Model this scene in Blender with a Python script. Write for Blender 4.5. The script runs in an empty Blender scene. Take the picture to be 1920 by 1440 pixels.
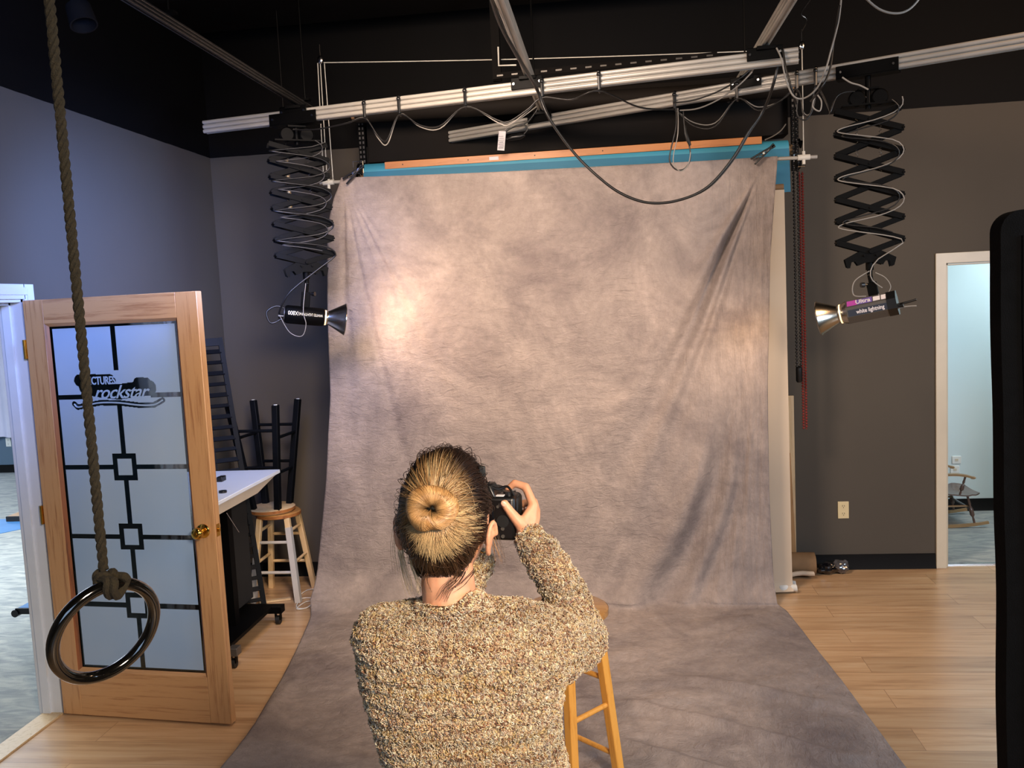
import bpy, bmesh, math, random
import numpy as np
from mathutils import Vector, Matrix, noise
from mathutils.geometry import tessellate_polygon
random.seed(7); rng = np.random.default_rng(7)
PI = math.pi
scene = bpy.context.scene
col = scene.collection

# ------------------------------------------------------------------ camera model (metres, +y into the room)
F, PITCH, ROLL, YAW, CH = 1639.75, .0947, -.0486, -.1174, 1.9293
_fw = Vector((math.sin(YAW)*math.cos(PITCH), math.cos(YAW)*math.cos(PITCH), -math.sin(PITCH)))
_r = Vector((math.cos(YAW), -math.sin(YAW), 0)); _u = _r.cross(_fw)
_c, _s = math.cos(ROLL), math.sin(ROLL)
_r2 = _c*_r + _s*_u; _u2 = -_s*_r + _c*_u
def at(px, py, ax, v):
    """point of the room seen at a photo pixel, on the plane axis = v"""
    px, py, v = float(px), float(py), float(v)
    d = _fw + (px-960)/F*_r2 + (720-py)/F*_u2
    C = Vector((0, 0, CH)); i = 'xyz'.index(ax)
    return C + (v-C[i])/d[i]*d

# room constants
D, LX, SOF, CEIL = 6.03, -2.78, 3.035, 4.25

# ------------------------------------------------------------------ materials
def lin(c):
    if isinstance(c, str):
        c = c.lstrip('#'); c = [int(c[i:i+2], 16)/255 for i in (0, 2, 4)]
    return [x/12.92 if x <= .04045 else ((x+.055)/1.055)**2.4 for x in c] + [1]
class NT:
    def __init__(s, name):
        s.m = bpy.data.materials.new(name); s.m.use_nodes = True
        s.t = s.m.node_tree; s.b = s.t.nodes['Principled BSDF']; s.o = s.t.nodes['Material Output']
    def n(s, typ, **kw):
        nd = s.t.nodes.new(typ)
        for k, v in kw.items():
            if k in nd.inputs: nd.inputs[k].default_value = v
            else: setattr(nd, k, v)
        return nd
    def l(s, a, b): s.t.links.new(a, b)
    def coord(s, scale=(1, 1, 1), kind='Object', rot=(0, 0, 0)):
        tc = s.n('ShaderNodeTexCoord'); mp = s.n('ShaderNodeMapping')
        mp.inputs['Scale'].default_value = scale; mp.inputs['Rotation'].default_value = rot
        s.l(tc.outputs[kind], mp.inputs['Vector']); return mp.outputs[0]
    def ramp(s, fac, stops):
        r = s.n('ShaderNodeValToRGB'); e = r.color_ramp.elements
        while len(e) < len(stops): e.new(.5)
        for q, (p, c) in zip(e, stops): q.position = p; q.color = lin(c)
        s.l(fac, r.inputs[0]); return r.outputs[0]
    def bump(s, h, strength=.3, dist=.01):
        b = s.n('ShaderNodeBump'); b.inputs['Strength'].default_value = strength; b.inputs['Distance'].default_value = dist
        s.l(h, b.inputs['Height'])
        if s.b.inputs['Normal'].links: s.l(s.b.inputs['Normal'].links[0].from_socket, b.inputs['Normal'])
        s.l(b.outputs[0], s.b.inputs['Normal'])
def mat(name, c, rough=.6, metal=0, vary=.08, scale=8, bump=0, bdist=.004, bscale=None, spec=None, coat=0):
    k = NT(name); b = k.b
    b.inputs['Roughness'].default_value = rough; b.inputs['Metallic'].default_value = metal
    if spec is not None: b.inputs['Specular IOR Level'].default_value = spec
    if coat: b.inputs['Coat Weight'].default_value = coat
    v = k.coord(); nz = k.n('ShaderNodeTexNoise', Scale=scale, Detail=4)
    k.l(v, nz.inputs['Vector'])
    base = lin(c)
    lo = [max(0, x*(1-vary)) for x in base[:3]]+[1]; hi = [min(1, x*(1+vary)) for x in base[:3]]+[1]
    r = k.n('ShaderNodeValToRGB'); r.color_ramp.elements[0].color = lo; r.color_ramp.elements[1].color = hi
    r.color_ramp.elements[0].position = .3; r.color_ramp.elements[1].position = .7
    k.l(nz.outputs['Fac'], r.inputs[0]); k.l(r.outputs[0], b.inputs['Base Color'])
    if bump:
        n2 = k.n('ShaderNodeTexNoise', Scale=bscale or scale*6, Detail=3); k.l(v, n2.inputs['Vector'])
        k.bump(n2.outputs['Fac'], bump, bdist)
    return k.m
def emis(name, c, s):
    k = NT(name); k.b.inputs['Base Color'].default_value = lin(c)
    k.b.inputs['Emission Color'].default_value = lin(c); k.b.inputs['Emission Strength'].default_value = s
    return k.m
def wood(name, c1, c2, axis='x', scale=1.0, rough=.4, stretch=14, coat=0):
    """oak style grain running along `axis` (object space)"""
    k = NT(name); st = {'x': (1, stretch, stretch), 'y': (stretch, 1, stretch), 'z': (stretch, stretch, 1)}[axis]
    v = k.coord(tuple(q*scale for q in st))
    n1 = k.n('ShaderNodeTexNoise', Scale=2.2, Detail=6, Distortion=.5); k.l(v, n1.inputs['Vector'])
    n2 = k.n('ShaderNodeTexNoise', Scale=12, Detail=6, Roughness=.7); k.l(v, n2.inputs['Vector'])
    mx = k.n('ShaderNodeMath', operation='MULTIPLY_ADD'); k.l(n2.outputs['Fac'], mx.inputs[0]); mx.inputs[1].default_value = .5
    k.l(n1.outputs['Fac'], mx.inputs[2])
    c = k.ramp(mx.outputs[0], [(.52, c2), (.74, c1), (.95, c1)]); k.l(c, k.b.inputs['Base Color'])
    k.b.inputs['Roughness'].default_value = rough; k.b.inputs['Coat Weight'].default_value = coat
    k.bump(n2.outputs['Fac'], .12, .002)
    return k.m

M = {}
def wall_mat(name, gray, upper='#080707', split=SOF):
    k = NT(name)
    geo = k.n('ShaderNodeNewGeometry'); sp = k.n('ShaderNodeSeparateXYZ'); k.l(geo.outputs['Position'], sp.inputs[0])
    nz = k.n('ShaderNodeTexNoise', Scale=9, Detail=2); k.l(geo.outputs['Position'], nz.inputs['Vector'])
    ma = k.n('ShaderNodeMath', operation='MULTIPLY_ADD'); k.l(nz.outputs['Fac'], ma.inputs[0]); ma.inputs[1].default_value = .006; k.l(sp.outputs['Z'], ma.inputs[2])
    gt = k.n('ShaderNodeMath', operation='GREATER_THAN'); k.l(ma.outputs[0], gt.inputs[0]); gt.inputs[1].default_value = split+.003
    n2 = k.n('ShaderNodeTexNoise', Scale=2.2, Detail=3); k.l(geo.outputs['Position'], n2.inputs['Vector'])
    g = lin(gray); r = k.n('ShaderNodeValToRGB'); r.color_ramp.elements[0].color = [x*.93 for x in g[:3]]+[1]; r.color_ramp.elements[1].color = [x*1.06 for x in g[:3]]+[1]
    k.l(n2.outputs['Fac'], r.inputs[0])
    mx = k.n('ShaderNodeMix', data_type='RGBA'); k.l(gt.outputs[0], mx.inputs['Factor'])
    k.l(r.outputs[0], mx.inputs['A']); mx.inputs['B'].default_value = lin(upper)
    k.l(mx.outputs['Result'], k.b.inputs['Base Color'])
    k.b.inputs['Roughness'].default_value = .7; k.b.inputs['Specular IOR Level'].default_value = .12
    n3 = k.n('ShaderNodeTexNoise', Scale=160, Detail=2); k.l(geo.outputs['Position'], n3.inputs['Vector']); k.bump(n3.outputs['Fac'], .12, .002)
    return k.m
M['wall'] = wall_mat('gray_wall_paint', '#534d45')
M['black_paint'] = mat('black_ceiling_paint', '#070706', .8, vary=.2, scale=2, spec=.08)
M['beam'] = mat('dark_beam_paint', '#100e0d', .8, vary=.25, scale=3, spec=.08)
M['pale_wall'] = mat('pale_wall_paint', '#cfdfe2', .6, vary=.02, scale=2)
M['blue_wall'] = mat('slate_blue_wall_paint', '#5b7186', .6, vary=.05, scale=2)
M['baseb'] = mat('black_vinyl_baseboard', '#0b0a0a', .7, vary=.1, spec=.2)
M['trim'] = mat('cream_trim_paint', '#cfc4ae', .4, vary=.03)
M['trimw'] = mat('white_trim_paint', '#c9cdd4', .35, vary=.03)
def floor_mat():
    k = NT('oak_laminate_floor')
    v = k.coord((1, 1, 1))
    br = k.n('ShaderNodeTexBrick', Scale=1, offset=.37)
    br.inputs['Brick Width'].default_value = 1.22; br.inputs['Row Height'].default_value = .19
    br.inputs['Mortar Size'].default_value = .0011; br.inputs['Mortar Smooth'].default_value = .1
    br.inputs['Color1'].default_value = (.15, .15, .15, 1); br.inputs['Color2'].default_value = (.9, .9, .9, 1); br.inputs['Mortar'].default_value = (0, 0, 0, 1)
    k.l(v, br.inputs['Vector'])
    v2 = k.coord((1.2, 16, 1)); n1 = k.n('ShaderNodeTexNoise', Scale=1.4, Detail=7, Roughness=.62, Distortion=.5)
    off = k.n('ShaderNodeVectorMath', operation='MULTIPLY_ADD'); k.l(br.outputs['Color'], off.inputs[0]); off.inputs[1].default_value = (7, 9, 5); k.l(v2, off.inputs[2])
    k.l(off.outputs[0], n1.inputs['Vector'])
    c = k.ramp(n1.outputs['Fac'], [(.3, '#ad8660'), (.5, '#cda57a'), (.72, '#dab88f')])
    hs = k.n('ShaderNodeMix', data_type='RGBA', blend_type='MULTIPLY'); hs.inputs['Factor'].default_value = .3
    k.l(c, hs.inputs['A']); k.l(br.outputs['Color'], hs.inputs['B'])
    k2 = k.n('ShaderNodeMix', data_type='RGBA'); k.l(br.outputs['Fac'], k2.inputs['Factor']); k.l(hs.outputs['Result'], k2.inputs['A']); k2.inputs['B'].default_value = lin('#7d5c3e')
    k.l(k2.outputs['Result'], k.b.inputs['Base Color'])
    k.b.inputs['Roughness'].default_value = .3; k.b.inputs['Coat Weight'].default_value = .25; k.b.inputs['Coat Roughness'].default_value = .25
    k.bump(n1.outputs['Fac'], .05, .002)
    return k.m
M['floor'] = floor_mat()
def carpet_mat():
    k = NT('gray_patterned_carpet'); v = k.coord((1, 3.2, 1))
    n1 = k.n('ShaderNodeTexNoise', Scale=5, Detail=5, Distortion=1.2); k.l(v, n1.inputs['Vector'])
    c = k.ramp(n1.outputs['Fac'], [(.36, '#84898a'), (.52, '#999c99'), (.68, '#aaaaa4')]); k.l(c, k.b.inputs['Base Color'])
    k.b.inputs['Roughness'].default_value = .95
    n2 = k.n('ShaderNodeTexNoise', Scale=220, Detail=2); k.l(k.coord(), n2.inputs['Vector']); k.bump(n2.outputs['Fac'], .6, .006)
    return k.m
M['carpet'] = carpet_mat()
M['oak'] = wood('golden_oak_rail', '#b98d60', '#946540', 'x', 1.3, stretch=22, coat=.15)
M['oakv'] = wood('golden_oak_stile', '#b98d60', '#946540', 'z', 1.3, stretch=22, coat=.15)
M['oakd'] = wood('dark_oak_bead', '#7c4522', '#4d2812', 'z', 1.5)
M['natural'] = wood('natural_birch', '#d8b98a', '#c4a070', 'z', 2)
M['honey'] = wood('honey_beech', '#e0a24a', '#c98835', 'z', 2, coat=.3)
M['seatw'] = wood('varnished_seat_wood', '#b08048', '#94663a', 'x', 2, .25, coat=.5)
M['seatedge'] = wood('reddish_seat_wood', '#a56a3a', '#7e4b25', 'x', 2, .3)
M['strip'] = wood('orange_pine_strip', '#c98246', '#a9642f', 'x', 1.2)
M['plank'] = wood('raw_plank', '#cdb38c', '#b89a70', 'z', 1.4)
M['plankd'] = wood('tan_board', '#a98052', '#93693f', 'z', 1.4)
M['rockwood'] = wood('brown_maple', '#5e463a', '#3c2a22', 'x', 2, .3, coat=.4)
M['rockpale'] = wood('worn_tan_maple', '#9b7c55', '#76583a', 'x', 2, .35)
M['black_metal'] = mat('black_powder_coat', '#050505', .5, .0, vary=.2, spec=.07)
M['black_plastic'] = mat('black_plastic', '#0a0a0b', .35, vary=.2)
M['black_wood'] = mat('black_painted_wood', '#07090d', .55, vary=.2, spec=.12)
M['rubber'] = mat('black_rubber', '#0b0b0b', .6)
M['chrome'] = mat('polished_metal', '#c9c9c9', .18, 1, vary=.05)
M['spun'] = mat('spun_aluminium', '#b9b0a2', .24, 1, vary=.06, scale=30)
M['brass'] = mat('polished_brass', '#cda04a', .15, 1, vary=.05)
def alu():
    k = NT('brushed_aluminium_rail'); k.b.inputs['Metallic'].default_value = .2; k.b.inputs['Roughness'].default_value = .35
    v = k.coord((1, 1, 1)); n = k.n('ShaderNodeTexNoise', Scale=4, Detail=3); k.l(v, n.inputs['Vector'])
    c = k.ramp(n.outputs['Fac'], [(.3, '#a39e96'), (.7, '#b3aea5')]); k.l(c, k.b.inputs['Base Color']); return k.m
M['alu'] = alu()
M['blue_paper'] = mat('teal_blue_paper', '#3f93ab', .55, vary=.05, scale=3)
M['blue_shaded'] = mat('shaded_teal_paper', '#1f6f8c', .6, vary=.05, scale=3)  # same teal paper, with the hanging sheet's shade put into the colour
M['white_paper'] = mat('cream_seamless_paper', '#c9b59c', .7, vary=.03, scale=2)
M['white_curl'] = mat('white_paper_curl', '#dcdcd6', .6, vary=.03)
M['card'] = mat('brown_cardboard', '#8a6a48', .8, vary=.12, scale=14)
M['black_roll'] = mat('black_seamless_paper', '#191512', .75, vary=.15, scale=3, spec=.15)
M['rope'] = mat('olive_brown_rope', '#272010', .95, vary=.35, scale=160, bump=1, bdist=.003, bscale=400)
M['ring'] = mat('glossy_black_ring', '#080706', .12, vary=.2, coat=1)
M['wire_black'] = mat('black_cable_jacket', '#0e0d0d', .4)
M['wire_gray'] = mat('grey_cable_jacket', '#84807a', .45); M['wire_dim'] = mat('dark_grey_cable_jacket', '#3c3936', .45); M['track_shaded'] = mat('shaded_track_metal', '#2b2826', .4, .3)  # track colour is darkened to paint in its shade
M['cord_white'] = mat('white_cord', '#cfcbc0', .7)
M['outlet'] = mat('ivory_outlet_plastic', '#d8c69a', .35, vary=.02)
M['white_plastic'] = mat('white_switch_plastic', '#e4e6e2', .35, vary=.02)
M['dark'] = mat('dark_slot', '#141210', .6)
M['velvet'] = mat('black_velvet_cloth', '#040405', .95, vary=.3, scale=30, bump=.4, bscale=300, spec=.1)
M['table_top'] = mat('white_laminate_top', '#d5dde6', .3, vary=.02)
M['table_edge'] = mat('cream_table_edge', '#cbbfae', .5, vary=.03)
M['shroud'] = mat('black_cloth_shroud', '#070708', .9, vary=.3)
M['curtain'] = mat('pale_lavender_curtain', '#cfcfe8', .8, vary=.04, scale=3)
M['mat_blue'] = mat('blue_mat', '#3f76ad', .6, vary=.06)
M['skin'] = None
def skin_mat():
    k = NT('warm_skin'); v = k.coord((1, 1, 1)); n = k.n('ShaderNodeTexNoise', Scale=25, Detail=4); k.l(v, n.inputs['Vector'])
    c = k.ramp(n.outputs['Fac'], [(.3, '#c08664'), (.7, '#d29a78')]); k.l(c, k.b.inputs['Base Color'])
    k.b.inputs['Roughness'].default_value = .5; k.b.inputs['Subsurface Weight'].default_value = .12
    k.b.inputs['Subsurface Radius'].default_value = (1, .35, .2); k.b.inputs['Subsurface Scale'].default_value = .006
    n2 = k.n('ShaderNodeTexNoise', Scale=300, Detail=2); k.l(v, n2.inputs['Vector']); k.bump(n2.outputs['Fac'], .12, .001)
    return k.m
M['skin'] = skin_mat()
M['nail'] = mat('finger_nail', '#d8a68e', .25)
M['lip'] = mat('lips', '#a85c52', .4)
M['eyew'] = mat('eye_white', '#e6e0da', .2)
M['denim'] = mat('dark_denim', '#20283a', .85, vary=.15, scale=60, bump=.3)
M['shoe'] = mat('brown_boot_leather', '#3a281c', .5)
M['gold'] = mat('gold_jewellery', '#c9a35a', .2, 1)
def attr_mat(name, rough=.5, sheen=0, spec=.5):
    k = NT(name); a = k.n('ShaderNodeAttribute', attribute_name='Col')
    nz = k.n('ShaderNodeTexNoise', Scale=180, Detail=2); k.l(k.coord(), nz.inputs['Vector'])
    mx = k.n('ShaderNodeMix', data_type='RGBA', blend_type='MULTIPLY'); mx.inputs['Factor'].default_value = .3
    k.l(a.outputs['Color'], mx.inputs['A']); k.l(nz.outputs['Fac'], mx.inputs['B']); k.l(mx.outputs['Result'], k.b.inputs['Base Color'])
    k.b.inputs['Roughness'].default_value = rough; k.b.inputs['Sheen Weight'].default_value = sheen; k.b.inputs['Specular IOR Level'].default_value = spec
    return k.m
M['hair'] = attr_mat('highlighted_hair', .42, spec=.6)
M['yarn'] = attr_mat('multicolour_boucle_yarn', .95, .0, .1)
def sweater_mat():
    k = NT('boucle_knit'); v = k.coord()
    vo = k.n('ShaderNodeTexVoronoi', Scale=210); n0 = k.n('ShaderNodeTexNoise', Scale=70, Detail=3)
    k.l(v, n0.inputs['Vector'])
    add = k.n('ShaderNodeVectorMath', operation='MULTIPLY_ADD'); k.l(n0.outputs['Color'], add.inputs[0]); add.inputs[1].default_value = (.012, .012, .012); k.l(v, add.inputs[2])
    k.l(add.outputs[0], vo.inputs['Vector'])
    sep = k.n('ShaderNodeSeparateColor'); k.l(vo.outputs['Color'], sep.inputs[0])
    c = k.ramp(sep.outputs[0], [(.0, '#8b6857'), (.12, '#c9b08c'), (.34, '#e0cfae'), (.52, '#bfa68c'), (.68, '#d8c29c'), (.86, '#a98068'), (.94, '#eadfc6')])
    c.node.color_ramp.interpolation = 'CONSTANT'
    v2 = k.coord((1, 1, 9)); nb = k.n('ShaderNodeTexNoise', Scale=3.5, Detail=3); k.l(v2, nb.inputs['Vector'])
    band = k.ramp(nb.outputs['Fac'], [(.35, '#b08f7c'), (.5, '#ffffff'), (.65, '#e6d3a8')])
    mx = k.n('ShaderNodeMix', data_type='RGBA', blend_type='MULTIPLY'); mx.inputs['Factor'].default_value = .8
    k.l(c, mx.inputs['A']); k.l(band, mx.inputs['B'])
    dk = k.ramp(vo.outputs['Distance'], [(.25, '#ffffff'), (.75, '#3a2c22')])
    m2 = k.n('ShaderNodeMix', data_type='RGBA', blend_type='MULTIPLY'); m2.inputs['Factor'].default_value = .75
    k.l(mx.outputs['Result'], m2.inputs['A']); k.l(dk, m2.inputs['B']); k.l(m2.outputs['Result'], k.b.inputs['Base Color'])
    k.b.inputs['Roughness'].default_value = .95; k.b.inputs['Specular IOR Level'].default_value = .1
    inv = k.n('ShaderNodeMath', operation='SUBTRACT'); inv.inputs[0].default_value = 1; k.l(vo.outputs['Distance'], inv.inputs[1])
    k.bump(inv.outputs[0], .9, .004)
    return k.m
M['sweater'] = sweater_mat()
def muslin_mat():
    k = NT('mottled_grey_muslin'); v = k.coord()
    n1 = k.n('ShaderNodeTexNoise', Scale=2.1, Detail=8, Roughness=.7, Distortion=.5); k.l(v, n1.inputs['Vector'])
    c = k.ramp(n1.outputs['Fac'], [(.30, '#766b69'), (.5, '#91857f'), (.70, '#aa9b92')])
    n2 = k.n('ShaderNodeTexNoise', Scale=26, Detail=6, Roughness=.75); k.l(v, n2.inputs['Vector'])
    m1 = k.n('ShaderNodeMix', data_type='RGBA', blend_type='OVERLAY'); m1.inputs['Factor'].default_value = .28
    k.l(c, m1.inputs['A']); k.l(n2.outputs['Fac'], m1.inputs['B']); k.l(m1.outputs['Result'], k.b.inputs['Base Color'])
    k.b.inputs['Roughness'].default_value = .92; k.b.inputs['Specular IOR Level'].default_value = .15
    # crinkles: fine creases running across the cloth, vertical ones toward the right edge
    vh = k.coord((3.2, 3.2, 6.5)); h1 = k.n('ShaderNodeTexNoise', Scale=4.5, Detail=9, Roughness=.68, Distortion=1.3); k.l(vh, h1.inputs['Vector'])
    vv = k.coord((11, 5, 1.6)); h2 = k.n('ShaderNodeTexNoise', Scale=3.2, Detail=8, Roughness=.68, Distortion=1.0); k.l(vv, h2.inputs['Vector'])
    geo = k.n('ShaderNodeNewGeometry'); sp = k.n('ShaderNodeSeparateXYZ'); k.l(geo.outputs['Position'], sp.inputs[0])
    mr = k.n('ShaderNodeMapRange'); k.l(sp.outputs['X'], mr.inputs[0]); mr.inputs[1].default_value = .05; mr.inputs[2].default_value = .75
    mh = k.n('ShaderNodeMix', data_type='FLOAT'); k.l(mr.outputs[0], mh.inputs['Factor']); k.l(h1.outputs['Fac'], mh.inputs['A']); k.l(h2.outputs['Fac'], mh.inputs['B'])
    k.bump(mh.outputs['Result'], .7, .02)
    n4 = k.n('ShaderNodeTexNoise', Scale=60, Detail=4, Distortion=1.5); k.l(v, n4.inputs['Vector']); k.bump(n4.outputs['Fac'], .45, .004)
    return k.m
M['muslin'] = muslin_mat()
def glass_mat():
    k = NT('clear_door_glass'); t = k.t
    tr = k.n('ShaderNodeBsdfTransparent'); tr.inputs[0].default_value = (.8, .86, .88, 1)
    gl = k.n('ShaderNodeBsdfGlossy'); gl.inputs['Roughness'].default_value = .02
    fr = k.n('ShaderNodeFresnel', IOR=1.7); mx = k.n('ShaderNodeMixShader')
    nz = k.n('ShaderNodeTexNoise', Scale=1.5); k.l(k.coord(), nz.inputs['Vector'])
    bp = k.n('ShaderNodeBump'); bp.inputs['Strength'].default_value = .02; k.l(nz.outputs['Fac'], bp.inputs['Height']); k.l(bp.outputs[0], gl.inputs['Normal'])
    k.l(fr.outputs[0], mx.inputs[0]); k.l(tr.outputs[0], mx.inputs[1]); k.l(gl.outputs[0], mx.inputs[2]); k.l(mx.outputs[0], k.o.inputs['Surface'])
    return k.m
M['glass'] = glass_mat()
def frost_mat():
    k = NT('frosted_etching')
    df = k.n('ShaderNodeBsdfDiffuse'); tl = k.n('ShaderNodeBsdfTranslucent')
    nz = k.n('ShaderNodeTexNoise', Scale=2, Detail=2); k.l(k.coord(), nz.inputs['Vector'])
    c = k.ramp(nz.outputs['Fac'], [(.3, '#9dbbe0'), (.7, '#b0c6e0')])
    k.l(c, df.inputs[0]); k.l(c, tl.inputs[0])
    mx = k.n('ShaderNodeMixShader'); mx.inputs[0].default_value = .25
    k.l(df.outputs[0], mx.inputs[1]); k.l(tl.outputs[0], mx.inputs[2]); k.l(mx.outputs[0], k.o.inputs['Surface'])
    return k.m
M['frost'] = frost_mat()
M['bulb'] = emis('modelling_lamp_glow', '#ffd49a', 14)
M['lcd'] = mat('dark_glass_screen', '#07090c', .08)
M['magenta'] = mat('magenta_label', '#a8479a', .4, vary=.03)
M['violet'] = mat('violet_label', '#6c5a9c', .4, vary=.03)
M['navy'] = mat('navy_label', '#232a38', .4, vary=.05)
M['lettering'] = mat('pale_lettering', '#cfc9ae', .5, vary=.02)
M['sticker'] = mat('pale_sticker', '#d5cfd0', .5, vary=.04)
M['red'] = mat('red_bead_chain', '#6e1d18', .5, vary=.2)
M['graybody'] = mat('grey_anodised_body', '#5c5853', .4, .5)
M['bag'] = mat('glossy_black_bag', '#0c0c10', .12, coat=1)
M['bagclear'] = mat('crinkled_clear_plastic', '#4c4a4c', .1, coat=1, vary=.5, scale=40)
M['pinkrod'] = mat('brass_lift_rod', '#d3b07a', .35, .3, vary=.2, scale=20)

# ------------------------------------------------------------------ geometry builder
class MB:
    def __init__(s): s.v = []; s.f = []; s.col = None
    def add(s, vs, fs):
        o = len(s.v); s.v += [tuple(v) for v in vs]; s.f += [tuple(i+o for i in f) for f in fs]; return s
    def box(s, lo, hi, mtx=None):
        x0, y0, z0 = lo; x1, y1, z1 = hi
        vs = [Vector(p) for p in ((x0, y0, z0), (x1, y0, z0), (x1, y1, z0), (x0, y1, z0), (x0, y0, z1), (x1, y0, z1), (x1, y1, z1), (x0, y1, z1))]
        if mtx: vs = [mtx @ v for v in vs]
        return s.add(vs, [(0, 3, 2, 1), (4, 5, 6, 7), (0, 1, 5, 4), (1, 2, 6, 5), (2, 3, 7, 6), (3, 0, 4, 7)])
    def bar(s, a, b, w, h, up=(0, 0, 1)):
        """rectangular bar from a to b, w across, h along up"""
        a = Vector(a); b = Vector(b); d = (b-a).normalized(); up = Vector(up)
        x = d.cross(up).normalized(); y = x.cross(d)
        vs = []
        for p in (a, b):
            for sx, sy in ((-1, -1), (1, -1), (1, 1), (-1, 1)): vs.append(p + x*sx*w/2 + y*sy*h/2)
        return s.add(vs, [(0, 1, 2, 3), (7, 6, 5, 4), (0, 4, 5, 1), (1, 5, 6, 2), (2, 6, 7, 3), (3, 7, 4, 0)])
    def prism(s, prof, a, b, up=(0, 0, 1)):
        """closed 2-D profile (across, up) swept a -> b"""
        a = Vector(a); b = Vector(b); d = (b-a).normalized(); up = Vector(up)
        x = d.cross(up).normalized(); y = x.cross(d); n = len(prof)
        vs = [p + x*q[0] + y*q[1] for p in (a, b) for q in prof]
        fs = [(i, i+n, (i+1) % n+n, (i+1) % n) for i in range(n)]
        tri = tessellate_polygon([[Vector((q[0], q[1], 0)) for q in prof]])
        fs += [tuple(t) for t in tri] + [tuple(i+n for i in reversed(t)) for t in tri]
        return s.add(vs, fs)
    def tube(s, pts, r, n=8, closed=False):
        pts = [Vector(p) for p in pts]; m = len(pts)
        rr = r if isinstance(r, (list, tuple)) else [r]*m
        vs = []; prev = None
        for i, p in enumerate(pts):
            if closed: d = pts[(i+1) % m]-pts[i-1]
            else: d = pts[min(i+1, m-1)]-pts[max(i-1, 0)]
            if d.length < 1e-9: d = Vector((0, 0, 1))
            d.normalize()
            if prev is None:
                x = d.orthogonal().normalized()
            else:
                x = prev - d*prev.dot(d)
                x = x.normalized() if x.length > 1e-6 else d.orthogonal().normalized()
            prev = x; y = d.cross(x)
            for k in range(n):
                a = 2*PI*k/n; vs.append(p + (x*math.cos(a)+y*math.sin(a))*rr[i])
        fs = []
        for i in range(m if closed else m-1):
            j = (i+1) % m
            for k in range(n): fs.append((i*n+k, i*n+(k+1) % n, j*n+(k+1) % n, j*n+k))
        if not closed: fs += [tuple(reversed(range(n))), tuple(range((m-1)*n, m*n))]
        return s.add(vs, fs)
    def cyl(s, a, b, r, r2=None, n=20): return s.tube([a, b], [r, r if r2 is None else r2], n)
    def lathe(s, prof, a, axis, n=32):
        """prof: (distance along axis, radius)"""
        a = Vector(a); d = Vector(axis).normalized(); x = d.orthogonal().normalized(); y = d.cross(x); vs = []
        for t, r in prof:
            for k in range(n):
                an = 2*PI*k/n; vs.append(a + d*t + (x*math.cos(an)+y*math.sin(an))*max(r, 1e-5))
        fs = [(i*n+k, i*n+(k+1) % n, (i+1)*n+(k+1) % n, (i+1)*n+k) for i in range(len(prof)-1) for k in range(n)]
        return s.add(vs, fs)
    def ball(s, c, r, n=14, m=10, mtx=None):
        r = (r, r, r) if isinstance(r, (int, float)) else r; c = Vector(c); vs = []
        for i in range(m+1):
            th = PI*i/m
            for k in range(n):
                a = 2*PI*k/n; q = Vector((math.sin(th)*math.cos(a)*r[0], math.sin(th)*math.sin(a)*r[1], math.cos(th)*r[2]))
                if mtx: q = mtx @ q
                vs.append(c+q)
        fs = [(i*n+k, (i+1)*n+k, (i+1)*n+(k+1) % n, i*n+(k+1) % n) for i in range(m) for k in range(n)]
        return s.add(vs, fs)
    def caps(s, a, b, ra, rb, n=14):
        """tapered capsule with overlapping ball ends (for remeshing)"""
        s.tube([a, b], [ra, rb], n); s.ball(a, ra); s.ball(b, rb); return s
def mesh_of(name, mb, smooth=None):
    me = bpy.data.meshes.new(name)
    vs = np.array(mb.v, dtype=np.float32); me.from_pydata(vs.tolist() if len(vs) < 1 else mb.v, [], mb.f); me.update()
    return me
def link(name, me, m, parent=None, loc=(0, 0, 0), smooth=35, bevel=0):
    me.materials.clear(); me.materials.append(m)
    o = bpy.data.objects.new(name, me); col.objects.link(o); o.location = loc
    if parent: o.parent = parent
    if smooth is not None:
        bm = bmesh.new(); bm.from_mesh(me)
        bmesh.ops.remove_doubles(bm, verts=bm.verts, dist=1e-6)
        bmesh.ops.recalc_face_normals(bm, faces=bm.faces)
        lim = math.radians(smooth)
        for e in bm.edges: e.smooth = len(e.link_faces) == 2 and e.calc_face_angle(0) < lim
        for f in bm.faces: f.smooth = True
        bm.to_mesh(me); bm.free()
    if bevel:
        b = o.modifiers.new('bevel', 'BEVEL'); b.width = bevel; b.segments = 2; b.limit_method = 'ANGLE'
    return o
WL = {}
def thing(name, label, cat, loc=(0, 0, 0), group=None, rot=None, kind=None):
    o = bpy.data.objects.new(name, None); col.objects.link(o); o.location = loc; o.empty_display_size = .05
    if rot: o.rotation_euler = rot
    if label: o['label'] = label
    if cat: o['category'] = cat
    if group: o['group'] = group
    if kind: o['kind'] = kind
    WL[o.name] = Vector(loc); return o
def part(name, mb, m, parent, local=False, label=None, **kw):
    """mesh part; vertices in world space unless local"""
    off = Vector((0, 0, 0)) if local else WL[parent.name]
    if not local: mb.v = [tuple(Vector(v)-off) for v in mb.v]
    o = link(name, mesh_of(name, mb), m, parent, **kw); WL[o.name] = off
    if label: o['label'] = label
    return o
def single(name, mb, m, label, cat, group=None, **kw):
    v = np.array(mb.v); lo = v.min(0); hi = v.max(0); b = Vector(((lo[0]+hi[0])/2, (lo[1]+hi[1])/2, lo[2]))
    mb.v = [tuple(Vector(q)-b) for q in mb.v]
    o = link(name, mesh_of(name, mb), m, None, loc=b, **kw); o['label'] = label; o['category'] = cat
    if group: o['group'] = group
    WL[o.name] = b; return o
def struct(name, mb, m, parent=None, **kw):
    o = link(name, mesh_of(name, mb), m, parent, **kw)
    if parent is None: o['kind'] = 'structure'
    WL[o.name] = Vector((0, 0, 0)); return o
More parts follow.
